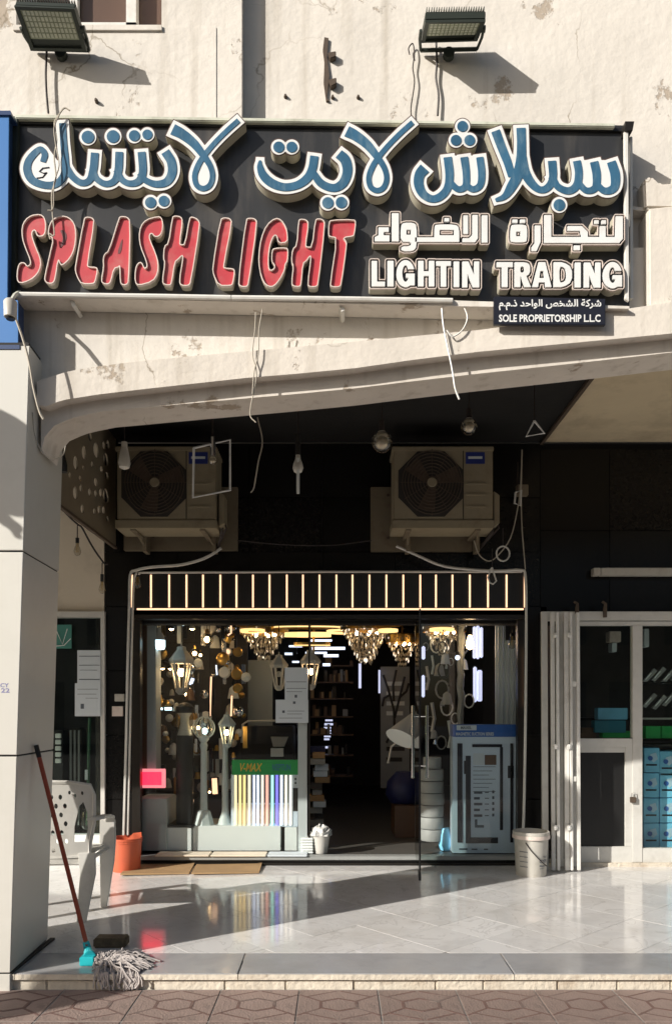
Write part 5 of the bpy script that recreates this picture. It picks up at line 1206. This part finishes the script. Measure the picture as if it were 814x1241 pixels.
def outline(name, label, pts, D, r, m, cordtop=None):
    t = thing(name, label, 'lamp', P(pts[0][0], pts[0][1], D))
    q = [P(p[0],p[1],p[2] if len(p)>2 else D) for p in pts]
    b = MB(); b.tube(q+[q[0]], r, 6).build('frame', M[m], t)
    if cordtop: MB().tube([P(cordtop[0],cordtop[1],D), Vector((XX(cordtop[0],D), D, ZS if len(cordtop)<3 else ZZ(cordtop[2],D)))], .004, 5).build('cord', M['cable'], t)
outline('square_wire_lamp', 'thin white square wire frame lamp in front of the left unit', [(235,543,5.1),(279,533,5.3),(279,594,5.3),(234,603,5.1)], 5.2, .0085, 'letterwhite', (257,538))
outline('triangle_wire_lamp', 'white triangular wire lamp hanging near the cream soffit', [(647,510),(659,525),(637,529)], 5.3, .008, 'letterwhite', (647,510))
outline('small_wire_lamp', 'small white rectangular wire lamp on the wall cable', [(624,597),(631,594),(630,613),(623,610)], 6.3, .009, 'pale', (627,596,560))
outline('ring_wire_lamp', 'round white wire lamp hanging above the fascia right end', [(609+8*math.cos(a), 671+9*math.sin(a)) for a in [2*PI*k/16 for k in range(16)]], 6.3, .007, 'pale', (609,663,640))
outline('drop_wire_lamp', 'teardrop white wire lamp overlapping the fascia right end', [(596,688),(599,698),(601,704),(597,708),(593,706),(591,700),(594,690)], 6.3, .007, 'pale', (596,688,665))
# tube light right
tl = thing('tube_light', 'long unlit white tube light fixture on the black wall', 'lamp', P(770,693,6.6))
MB().pbox(728,688,1000,697,6.6,.08).build('fixture', M['bucket'], tl, bevel=.004); MB().pbox(719,688,727.5,697,6.6,.08).build('end_cap', M['bucket'], tl, bevel=.004)

# papers, plates on black column
o = MB().pbox(139,841,151,850,6.67,.03).build('switch_box', M['bucket'], None, bevel=.003); tag(o, 'small white switch box on the black column left of window', 'switch')
o = MB().pbox(136,856,149,868,6.68,.02).build('sticker', M['letterrim'], None); tag(o, 'small pale pink sticker on the black column', 'sticker')

# ------------------------------------------------------------ LEFT NEIGHBOUR SHOP
ln = thing('left_shop_window', 'narrow neighbouring shop window with aluminium frame behind the chair', 'shop window', P(100,1010,6.7))
D = 6.66
MB().pbox(-60,741,127,748,D,.1).build('frame', M['pale'], ln); MB().pbox(122,748,127,1040,D,.1).build('frame', M['pale'], ln); MB().pbox(-60,748,-54,1040,D,.1).build('frame', M['pale'], ln)
MB().pbox(-54,1012,122,1052,D,.1).build('frame', M['shelfwhite'], ln)
MB().pbox(-54,748,122,1012,D+.04,.008).build('glass_pane', M['glassdark'], ln)
lr = thing('left_shop_interior', 'dark interior of the neighbouring shop at left', 'room', (-2.8,7,0))
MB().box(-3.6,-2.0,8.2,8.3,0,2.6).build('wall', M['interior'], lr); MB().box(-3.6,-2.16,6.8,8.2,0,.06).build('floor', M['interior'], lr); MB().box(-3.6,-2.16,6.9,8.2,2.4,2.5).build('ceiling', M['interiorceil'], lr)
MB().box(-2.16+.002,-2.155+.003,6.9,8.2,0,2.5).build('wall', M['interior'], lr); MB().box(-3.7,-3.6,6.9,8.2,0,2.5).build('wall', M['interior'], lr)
sg = thing('glass_notice', 'pale papers stuck to the left shop window', 'notice', P(107,868,6.65))
MB().pbox(94,788,122,829,6.652,.003).build('sheet', M['paper'], sg); MB().pbox(91,828,122,868,6.650,.003).build('sheet', M['paper'], sg)
b = MB()
for (x0_,y0_,x1_,y1_) in ((96,795,121,795.7),(96,806,121,806.6),(96,823,121,824),(97,812,118,812.4),(98,853,102,859),(94,835,119,835.5),(94,841,117,841.5),(104,846,119,846.4)): b.pbox(x0_,y0_,x1_,y1_,6.6485,.001)
b.build('print', M['ink'], sg)
tg = thing('teal_poster', 'small teal square poster with white line logo in left shop window', 'poster', P(75,785,6.65))
MB().pbox(55,757,87,786,6.652,.003).build('sheet', mat('teal poster', (.06,.24,.20), .5), tg)
MB().tube([P(69,765,6.648),P(76,781,6.648),P(82,762,6.648)], .004, 5).tube([P(68,783,6.648),P(78,782,6.648),P(86,774,6.648)], .004, 5).build('logo', M['shelfwhite'], tg)
sh = thing('cup_rack', 'dark rack with a column of white cups in left window', 'rack', P(70,1000,7.0))
MB().pbox(62,885,76,1005,7.02,.2).build('rack', M['black'], sh)
for k in range(5): MB().pbox(67,889+k*7.6,74,894.5+k*7.6,7.0,.02).build('cup', M['shelfwhite'], sh, bevel=.004)
dp = thing('display_stand', 'dark stand of hanging rods in the left window', 'stand', P(92,1005,7.1))
MB().pbox(83,882,99,1005,7.15,.15).build('body', M['acdark'], dp, bevel=.02)
for x in (86,91,96): MB().tube([P(x,885,7.1),P(x,1000,7.1)], .010, 6).build('rod', M['spool'], dp)
gs = thing('green_pole', 'green pole with a white tag in the left window', 'pole', P(107,1005,7.0))
MB().tube([P(109,870,7.0),P(106,1000,7.0)], .014, 6).build('pole', mat('green pole', (.05,.13,.08), .5), gs); MB().pbox(103,933,106.5,945,6.98,.01).build('tag', M['paper'], gs)
o = MB().lathe(P(108,1000,6.9), [(.06,-.12),(.09,0),(.07,.13),(.02,.16)], 12).build('glass_jar', M['bulbglass'], None, smooth=True); tag(o, 'rounded glass jar seen through the chair opening', 'jar')

# ------------------------------------------------------------ RIGHT NEIGHBOUR: white aluminium front and folding gate
rn = thing('white_shop_front', 'white aluminium framed shop front with lower door panel at right', 'shop front', P(740,1055,6.6))
D = 6.58
def wf(a,b_,c,d_,n='frame',m='pale',dd=D,t=.06): return MB().pbox(a,b_,c,d_,dd,t).build(n, M[m], rn, bevel=.003)
wf(657,741,1100,752); wf(702,753,1100,758,dd=D+.01); wf(766,758,778,1045,dd=D+.005); wf(700,895,766,906,dd=D+.01); wf(700,1026,766,1046,dd=D+.01); wf(757,906,766,1026,dd=D+.012); wf(778,1028,1100,1047,dd=D+.01); wf(696,758,702,1046,dd=D+.008); wf(890,758,900,1028,dd=D+.012)
wf(657,1046,1100,1055,'threshold','kerbstone',D-.02,.2)
MB().pbox(702,758,766,895,D+.03,.006).build('glass_pane', M['glassdark'], rn)
MB().pbox(778,758,890,1028,D+.03,.006).build('glass_pane', M['glassdark'], rn)
MB().pbox(702,912,757,1026,D+.03,.02).build('dark_panel', M['windowbrown'] if False else M['black'], rn); wf(702,906,757,912,dd=D+.02)
pd = thing('padlock', 'small brass padlock on the white door post', 'padlock', P(767,970,6.57))
MB().pbox(763.5,966,770.5,973,6.555,.02).build('body', M['rust'], pd, bevel=.003); MB().tube([P(765,966,6.565),P(765,961,6.565),P(769,961,6.565),P(769,966,6.565)], .004, 6).build('shackle', M['chrome'], pd)
for (x,y) in ((733,742),(699,742)):
    o = MB().pquad([(x-2,y+6),(x-2,y-4),(x-1,y-10),(x-4,y-12),(x-3,y-14),(x+2,y-11),(x+2,y+6)],6.54,.02).build('gate_latch', M['rust'], None); tag(o, 'rusty hook %s above the folding gate frame' % ('on the right' if x>720 else 'on the left'), 'hook')
ri_ = thing('right_shop_interior', 'dark interior of the white framed shop', 'room', (3,7,0))
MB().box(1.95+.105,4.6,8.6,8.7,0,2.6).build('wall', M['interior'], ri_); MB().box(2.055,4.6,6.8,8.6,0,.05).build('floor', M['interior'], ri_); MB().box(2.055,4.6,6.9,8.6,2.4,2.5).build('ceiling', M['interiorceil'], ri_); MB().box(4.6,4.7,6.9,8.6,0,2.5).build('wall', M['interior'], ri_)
g = thing('folding_gate', 'white metal folding gate pushed open beside the white door', 'gate', P(680,1055,6.35))
for i, (x0_, x1_, D_) in enumerate(((655.5,663,6.45),(667,671.5,6.36),(673.5,677,6.33),(683,688.5,6.36),(690,693,6.33),(698,702,6.34))):
    y0_ = 742 if i else 741; a = x0_+0; sh_ = 1.5
    b = MB().pquad([(x0_,y0_),(x1_,y0_),(x1_+sh_,1055),(x0_+sh_,1055)], D_, .03); b.build('gate_slat', M['white'] if i else M['pale'], g, bevel=.003)
for x in (680,695.5): MB().pquad([(x-2.5,744),(x+1.5,744),(x+2.5,1050),(x-1.5,1050)], 6.43, .02).build('gate_slat', M['pale'], g)
b = MB()
for y in (770,905,1003):
    for x in (672.5,689.2): b.lathe(P(x,y,6.33), [(.016,-.02),(.022,0),(.016,.02)], 8, 'z')
for y in (829,944): b.pbox(692,y-3,698,y+3,6.34,.01)
b.build('hinge', M['white'], g)
# goods
o_ = thing('goods_shelf', 'dark shelves with tool packs behind the right glass', 'shelf', P(800,900,7.2))
for y in (826,870,896): MB().pbox(778,y,900,y+2,7.1,.3).build('shelf_board', M['pale'] if y == 870 else M['frame'], o_)
MB().pbox(702,870,764,873,7.3,.3).build('shelf_board', M['frame'], o_)
MB().pbox(778,902,900,905,6.85,.3).build('shelf_board', M['acdark'], o_)
for i,(x,y) in enumerate(((786,820),(797,818),(808,821),(820,818),(786,850),(798,852),(810,848),(822,851))):
    t = thing('tool_pack', ['first','second','third','fourth'][i%4]+' grey diagonal tool pack from the left on the '+('upper' if i<4 else 'lower')+' dark shelf', 'pack', P(x,y,7.1), 'tool packs on the right shelves')
    MB().pquad([(x-8,y+6),(x+6,y-10),(x+10,y-7),(x-4,y+8)], 7.1, .03).build('pack', M['spool'], t); MB().pquad([(x-5,y+3),(x+2,y-5),(x+3,y-4),(x-4,y+4)], 7.095,.004).build('insert', M['shelfwhite'], t)
for i,(x0_,y0_,x1_,y1_,m_,lab) in enumerate(((782,880,800,895,'green','green pack on the right shelf'),(801,880,830,895,'green','wider green pack on the right shelf'),(724,858,760,872,'skyblue','blue flat pack behind the door glass'),(720,873,758,888,'teal','teal pack under the blue flat pack'),(730,886,764,894,'green','green pack low behind the door glass'),(704,882,722,894,'brown','brown pack low behind the door glass'),(738,765,752,778,'letterrim','pink white packet hanging behind the upper glass'),(780,762,786,784,'paper','pale packet hanging at top of right glass'),(741,779,747,790,'paper','small white tag below the pink packet'))):
    o = MB().pbox(x0_,y0_,x1_,y1_,6.95+.02*i,.1).build('goods_pack', M[m_], None, bevel=.004); tag(o, lab, 'pack')
for r_ in range(4):
    for c_ in range(4):
        x0_ = 779+c_*19.5; y0_ = 906+r_*30.5
        if c_ > 0 and r_ == 0: y0_ += 4
        x0_ += rnd.uniform(-.5,.5); t = thing('blue_carton', ['topmost','second','third','lowest'][r_]+' light blue carton in the '+['first','second','third','fourth'][c_]+' stack behind right glass', 'carton', P(x0_+9,y0_+30,6.8), 'stacked light blue cartons')
        MB().pbox(x0_+.3,y0_+.4,x0_+19,y0_+30,6.8+.01*c_,.3).build('carton', M['skyblue'], t, bevel=.004)
        MB().pquad([(x0_+8,y0_+8),(x0_+15,y0_+6),(x0_+17,y0_+14),(x0_+12,y0_+18),(x0_+7,y0_+14)], 6.797+.01*c_, .002).build('print', M['skypale'], t); MB().pbox(x0_+3,y0_+20,x0_+16,y0_+22,6.797+.01*c_,.002).build('print', M['navy'], t)
        MB().lathe(P(x0_+8,y0_+13,6.795+.01*c_), [(.022,0),(.022,.003)], 10, 'y').build('print', M['boxblue'], t)

# ------------------------------------------------------------ FLOOR OBJECTS
# plastic chair seen from behind
chx, chy, cha = -1.84, 5.00, math.radians(6)
ch = thing('plastic_chair', 'grey white plastic armchair with perforated back beside the pillar', 'chair', (chx, chy, 0)); 
def cl_(x, y, z):
    x *= 1.08; y *= .74
    return Vector((chx+x*math.cos(cha)-y*math.sin(cha), chy+x*math.sin(cha)+y*math.cos(cha), z))
def curved_panel(outer, holes, fn, th, name, m, par, eps=.03):
    # subdivide outer edges
    def sub(L):
        o = []
        for i in range(len(L)):
            a, b_ = L[i], L[(i+1)%len(L)]; k = max(1, int(math.hypot(b_[0]-a[0], b_[1]-a[1])/eps))
            o += [(a[0]+(b_[0]-a[0])*j/k, a[1]+(b_[1]-a[1])*j/k) for j in range(k)]
        return o
    Ls = [sub(outer)]+holes; tris = tri_fill(Ls); fl = [q for L in Ls for q in L]; n = len(fl)
    fs = [tuple(t) for t in tris]+[tuple(i+n for i in t) for t in tris]; s_ = 0
    for L in Ls:
        k = len(L); fs += [(s_+i, s_+(i+1)%k, s_+(i+1)%k+n, s_+i+n) for i in range(k)]; s_ += k
    return MB().add([fn(x,y,0) for x,y in fl]+[fn(x,y,th) for x,y in fl], fs).build(name, m, par)
backfn = lambda u, v, h: cl_(u, -.20-(v-.42)*.22+.30*u*u*1.0+h, v)
outer = [(-.235,.36),(.235,.36),(.245,.50),(.27,.62),(.275,.80),(.255,.865),(.15,.885),(0,.89),(-.15,.885),(-.255,.865),(-.275,.80),(-.27,.62),(-.245,.50)]
def ell(cx, cy, rx, ry, n=10, rot=0): return [(cx+rx*math.cos(a)*math.cos(rot)-ry*math.sin(a)*math.sin(rot), cy+rx*math.cos(a)*math.sin(rot)+ry*math.sin(a)*math.cos(rot)) for a in [2*PI*k/n for k in range(n)]]
hs = []
for r_ in range(7):
    for c_ in range(5):
        u = -.10+c_*.05+(.012 if r_%2 else -.012); v = .45+r_*.057
        hs.append(ell(u, v, .011, .017, 8))
for sg_ in (-1,1): hs.append([(sg_*(.155),.50),(sg_*.215,.50),(sg_*.235,.58),(sg_*.235,.69),(sg_*.215,.76),(sg_*.19,.73),(sg_*.16,.60)][::sg_])
for (u,v) in ((.17,.80),(.21,.815),(-.17,.80),(-.21,.815),(.14,.82),(-.14,.82)): hs.append(ell(u, v, .008, .013, 8))
curved_panel(outer, hs, backfn, .012, 'backrest', M['chair'], ch)
MB().tube([backfn(u,v,.006) for u,v in outer+[outer[0]]], .013, 6).build('backrest_rim', M['chair'], ch, smooth=True)
seatfn = lambda u, v, h: cl_(u, v, .41+.35*(u*u)*.4+.03*(v+.2)-h)
shs = [ell(-.12+c_*.06, -.05+r_*.06, .006, .020, 8) for c_ in range(5) for r_ in range(4)]
curved_panel([(-.24,-.20),(.24,-.20),(.27,.22),(.20,.27),(-.20,.27),(-.27,.22)], shs, seatfn, .014, 'seat', M['chair'], ch)
for sg_ in (-1,1):
    ap = [(sg_*.262,-.28,.66),(sg_*.30,-.20,.665),(sg_*.315,0,.655),(sg_*.315,.17,.63),(sg_*.30,.235,.585)]
    b = MB(); n = len(ap); vs = []
    for (x,y,z) in ap: vs += [cl_(x-.028,y,z), cl_(x+.028,y,z), cl_(x+.028,y,z-.02), cl_(x-.028,y,z-.02)]
    b.add(vs, [(4*i+k,4*i+(k+1)%4,4*i+4+(k+1)%4,4*i+4+k) for i in range(n-1) for k in range(4)]+[(3,2,1,0),tuple(4*(n-1)+k for k in range(4))]); b.build('armrest', M['chair'], ch, bevel=.004)
    # front leg: wide plate folding down from the arm, tapering
    def leg(pts, name='leg'):
        b = MB(); vs = []
        for (x,y,z,w_,d_) in pts: vs += [cl_(x-w_,y-d_,z), cl_(x+w_,y-d_,z), cl_(x+w_,y+d_,z), cl_(x-w_,y+d_,z)]
        n = len(pts); b.add(vs, [(4*i+k,4*i+(k+1)%4,4*i+4+(k+1)%4,4*i+4+k) for i in range(n-1) for k in range(4)]+[(3,2,1,0),tuple(4*(n-1)+k for k in range(4))]); return b.build(name, M['chair'], ch, bevel=.004)
    leg([(sg_*.29,.235,.60,.045,.022),(sg_*.29,.25,.45,.048,.03),(sg_*.285,.26,.30,.042,.03),(sg_*.265,.25,.0,.018,.016)])
    leg([(sg_*.225,-.19,.43,.050,.012),(sg_*.235,-.215,.30,.046,.014),(sg_*.205,-.26,.0,.026,.014)])
MB().tube([cl_(-.25,-.16,.40),cl_(.25,-.16,.40)], .014, 6).tube([cl_(-.26,.24,.40),cl_(.26,.24,.40)], .016, 6).tube([cl_(-.26,-.18,.40),cl_(-.29,.24,.40)], .014, 6).tube([cl_(.26,-.18,.40),cl_(.29,.24,.40)], .014, 6).build('seat_rail', M['chair'], ch, smooth=True)

# orange bucket
D_ = 6.42; c = P(153,1055,D_); c.z = 0; q = D_/F
t = thing('orange_bucket', 'terracotta orange plastic bucket with flap standing by the black column', 'bucket', c)
MB().lathe(c, [(.112,0),(.116,.01),(.127,.24),(.134,.242),(.135,.275),(.128,.277),(.120,.24),(.108,.02),(.02,.015)], 24).build('body', M['terracotta'], t, smooth=True)
MB().add([c+Vector((.03,-.06,.273)), c+Vector((.09,-.085,.272)), c+Vector((.135,-.02,.282)), c+Vector((.115,.05,.312)), c+Vector((.05,.04,.305))], [(0,1,2,3,4)]).build('flap', M['terracotta'], t)
MB().tube([c+Vector((.135*math.cos(a),.135*math.sin(a)*1.02,.262)) for a in [PI+PI*k/10 for k in range(11)]], .004, 5).build('bail_handle', M['terracotta'], t, smooth=True)
# paint bucket
D_ = 6.25; c = P(643,1059,D_); c.z = 0
t = thing('paint_bucket', 'off white plastic gypsum tub with dark handle beside the gate', 'bucket', c)
MB().lathe(c, [(.118,0),(.122,.008),(.134,.30),(.146,.302),(.148,.355),(.140,.358),(.132,.30),(.115,.02),(.02,.018)], 28).build('body', M['bucket'], t, smooth=True)
MB().lathe(c, [(.1495,.30),(.1505,.315),(.1495,.33)], 28, cap=False).build('lip', M['letterrim'], t, smooth=True)
cyl = lambda a, z, r=.1375: c+Vector((r*math.sin(a), -r*math.cos(a), z))
MB().tube([cyl(-.55,.28,.142),cyl(-.25,.22,.144),cyl(.1,.165,.144),cyl(.5,.115,.142),cyl(.8,.09,.14)], .004, 5).build('bail_handle', M['cable'], t, smooth=True)
def wrap_text(body, a0, a1, z0_, z1_, par, base, r=.1362):
    cu = bpy.data.curves.new('text','FONT'); cu.body = body; cu.offset = .02; cu.resolution_u = 2; o = bpy.data.objects.new('text', cu); COL.objects.link(o); bpy.context.view_layer.update()
    me = o.to_mesh(); vs = [v.co.copy() for v in me.vertices]; fs = [tuple(p.vertices) for p in me.polygons]; o.to_mesh_clear(); bpy.data.objects.remove(o)
    ax = min(v.x for v in vs); bx_ = max(v.x for v in vs); ay = min(v.y for v in vs); by = max(v.y for v in vs)
    b = MB(); 
    for v in vs:
        a = a0+(v.x-ax)/(bx_-ax)*(a1-a0); z = z0_+(v.y-ay)/(by-ay)*(z1_-z0_); rr = .119+(.134-.119)*z/.30+.003
        b.v.append(base+Vector((rr*math.sin(a), -rr*math.cos(a), z)))
    b.f = fs; b.build('lettering', M['ink'], par)
wrap_text('GYPS', .28, .95, .115, .143, t, c); wrap_text('TEC', .55, .95, .155, .17, t, c); wrap_text('Mixture', .30, .85, .085, .10, t, c); wrap_text('JOINT', .30, .7, .065, .075, t, c)
for k in range(4): wrap_text('------', -1.0, -.45, .20-.04*k, .206-.04*k, t, c)
# metal pot with plastic bag, folded cloths
c = P(389,1037,6.8); c.z = .075
t = thing('metal_pail', 'metal pail stuffed with a white plastic bag on the sill', 'pail', c)
MB().lathe(c, [(.055,0),(.058,.01),(.080,.17),(.084,.175)], 18).build('pail', M['pale'], t, smooth=True)
b = MB(); rr_ = random.Random(5); vs = []; N = 18
for i in range(9):
    for k in range(N):
        th_ = PI/2*i/8*1.15; a = 2*PI*k/N; r_ = .095*math.cos(min(th_,PI/2-.01))*(1+rr_.uniform(-.16,.16)); vs.append(c+Vector((r_*math.cos(a), r_*math.sin(a), .16+.085*math.sin(th_)*(1+rr_.uniform(-.2,.2)))))
b.add(vs, [(i*N+k,i*N+(k+1)%N,(i+1)*N+(k+1)%N,(i+1)*N+k) for i in range(8) for k in range(N)]); b.build('bag', M['bag'], t)
for k in range(6):
    y_ = .075+k*.024; o = MB().box(XX(364,6.8)+.004*(k%2), XX(380,6.8), 6.74, 6.9, y_, y_+.021).build('folded_cloth', M['shelfwhite'], None, bevel=.008)
    tag(o, ['bottom','second','third','fourth','fifth','top'][k]+' folded white cloth of the pile beside the metal pail', 'cloth', 'folded white cloths')
# cardboard sheets
for (lab, pts) in (('left flat cardboard sheet on the marble by the shop step', [(158,1049),(237,1047),(229,1060),(146,1062)]), ('right flat cardboard sheet on the marble by the shop step', [(239,1047.5),(318,1047),(314,1059),(232,1061)])):
    q = []
    for x, y in pts:
        D_ = F*HC/(y-HY); q.append((XX(x,D_), D_))
    o = MB().add([(x,y,.004+.006*(i%2)) for i,(x,y) in enumerate(q)]+[(x,y,.012+.010*(i%2)) for i,(x,y) in enumerate(q)], [(0,3,2,1),(4,5,6,7),(0,1,5,4),(1,2,6,5),(2,3,7,6),(3,0,4,7)]).build('cardboard_sheet', M['card']); tag(o, lab, 'cardboard')
# loose slats / stone edge on the shop step
for i,(x0_,x1_) in enumerate(((188,253),(255,322),(324,372))):
    o = MB().box(XX(x0_,6.6), XX(x1_,6.6), 6.60, 6.78, .079, .092).build('step_board', M['cream_wall'] if i<2 else M['paper'], None, bevel=.003); tag(o, ['left','middle','right'][i]+' loose stone strip lying on the shop step under the plinth', 'strip')
# mop
t = thing('mop', 'grey string mop with red brown handle leaning on the pillar', 'mop', (-1.33, 4.1, 0))
a = P(44,903,4.10); b_ = P(106,1148,4.13)
MB().tube([a+(b_-a)*.035, b_], .0125, 8).build('handle', M['redwood'], t, smooth=True)
MB().tube([a, a+(b_-a)*.06], .0135, 8).build('handle_cap', M['black'], t, smooth=True)
MB().tube([a-(b_-a)*.004, a+(b_-a)*.004], .008, 8).build('handle_eye', M['white'], t)
h1 = P(109,1170,4.02)
MB().tube([b_-(b_-a)*.03, b_+(b_-a)*.01, Vector((h1.x,h1.y,.045))], [.017,.022,.032], 8).box(h1.x-.045,h1.x+.03,h1.y-.03,h1.y+.03,.004,.05).build('socket', M['tealplastic'], t, bevel=.006)
b = MB(); r = random.Random(11)
for k in range(170):
    x, y = h1.x+.03+r.uniform(0,.05), h1.y+r.uniform(-.03,.06); an = r.gauss(-.12,.42); z = .02+r.uniform(0,.035); pts = [Vector((x,y,z))]; L = r.uniform(.14,.30); nseg = 8
    for i in range(nseg):
        an += r.uniform(-.45,.45); st = L/nseg; x += math.cos(an)*st; y += math.sin(an)*st*.8; z = .008+abs(.038*math.sin(PI*(i+1)/nseg))*r.uniform(.3,1.2)
        if y < 3.89: z = min(z, -.02-(3.89-y)*1.0); y = max(y, 3.865); z = max(pts[-1].z-.03, -.075)
        pts.append(Vector((x,y,z)))
    b.tube(pts, r.uniform(.0035,.006), 4)
for k in range(40):
    x = h1.x+.10+r.uniform(0,.2); y = 3.93; pts = [Vector((x,y,.012)), Vector((x+r.uniform(-.01,.01),3.882,.006))]; z = .0
    for i in range(5): z -= r.uniform(.010,.018); x += r.uniform(-.012,.012); pts.append(Vector((x,3.876-.004*i*r.random(),max(z,-.078))))
    b.tube(pts, r.uniform(.0035,.006), 4)
stuff(b.build('strands', M['strand'], t, smooth=True))
# dark stained block behind the mop
t = MB().box(-1.36,-1.18,4.30,4.40,.001,.055).build('stained_block', mat('stained block', (.14,.105,.06), .8, var=.4, vs=20, bump=.6, bs=30, dirt=(.01,.01,.01), ds=9, damt=.9), None, bevel=.008); tag(t, 'dark stained brown block on the marble behind the mop', 'block')
# blurry stamp on the pillar
st_ = thing('wall_stamp', 'faded blue stamped advert on the pillar cladding', 'stamp', P(5,832,3.85))
text_mesh('PHARMACY', -30, 828, 11, 833, 3.8692, mat('faded blue ink', (.22,.22,.42), .8), st_, bold=.02); text_mesh('0222122', -25, 834, 12, 839.5, 3.8692, bpy.data.materials['faded blue ink'], st_, bold=.02)

rl = thing('round_shadow_caster', 'unseen added round shadow caster on a bracket arm left of the pillar', 'lantern', (-2.98, 2.97, 3.3))  # unseen, added to throw a round shadow on the pillar
MB().sphere((-2.98,2.97,3.32), .24, 18, 12).build('globe', M['frosted'], rl, smooth=True)
MB().tube([(-2.98,2.97,3.56),(-2.98,2.97,3.75),(-2.98,3.3,3.85),(-2.98,4.03,3.85)], .02, 8).build('bracket_arm', M['black'], rl)
fb = MB().sphere((-2.95,2.97,3.05), .035, 8, 6).sphere((-2.90,2.97,3.0), .03, 8, 6).sphere((-3.0,2.97,2.99), .03, 8, 6).sphere((-2.86,2.97,2.97), .028, 8, 6).tube([(-2.98,2.97,3.1),(-2.94,2.97,3.02),(-2.88,2.97,2.98),(-2.84,2.97,2.92)], .014, 6)
fb.build('caster_curl', M['black'], rl)
wsh = thing('wall_shelving', 'dim brown shelving with goods along the back of the doorway', 'shelf', P(405,930,9.9))
for y in (806,826,846,868,890,915,940): MB().pbox(376,y,428,y+1.6,9.9,.3).build('shelf_board', M['brown'], wsh)
for k in range(60):
    x = rnd.uniform(376,424); y = rnd.choice((806,826,846,868,890,915,940)); h = rnd.uniform(5,15); o = MB().pbox(x,y-h,x+rnd.uniform(2,6),y,9.95+rnd.uniform(0,.1),.12).build('goods', M[rnd.choice(['card','spool','brown','frame'])], wsh)
# ------------------------------------------------------------ STREET BEHIND THE CAMERA (what the glass and marble reflect)
road = MB().box(-60, 60, -16, -3, -.11, -.106).build('road', M['asphalt']); struct(road)
opp = [( -34,-22,7.2,'pale three storey block across the street on the far left',(.46,.40,.32)), (-21,-9,6.2,'low cream shop row across the street left of centre',(.5,.45,.36)), (-8,3.5,7.6,'grey apartment block directly across the street',(.30,.28,.26)), (6.4,19,6.8,'brownish block across the street right of the gap',(.34,.27,.21)), (20,33,6.0,'far right low block across the street',(.42,.38,.33))]
for (x0_, x1_, h, lab, cc) in opp:
    t = thing('street_building', lab, 'building', ((x0_+x1_)/2, -20, 0)); m_ = mat('render coat', cc, .9, var=.08)
    MB().box(x0_, x1_, -30, -20, -.1, h).build('wall', m_, t)
    nx = int((x1_-x0_)/2.4)
    for i in range(nx):
        for z in (1.0, 4.2):
            MB().box(x0_+.6+i*2.4, x0_+2.0+i*2.4, -20.03, -19.96, z-.6 if z < 2 else z, z+1.6).build('window', M['farwin'], t)
sgp = thing('shadow_disc', 'unseen added shadow casting disc on a grey post left of the shop', 'sign', (-5.1, 1.17, -.08))  # unseen disc added for a rounded shadow on the pavement
MB().tube([(-5.1,1.17,-.08),(-5.1,1.17,1.75)], .03, 8).build('post', M['pale'], sgp); MB().lathe((-5.1,1.13,1.95), [(.32,0),(.32,.01)], 28, 'y').build('disc', M['bluesign'], sgp)
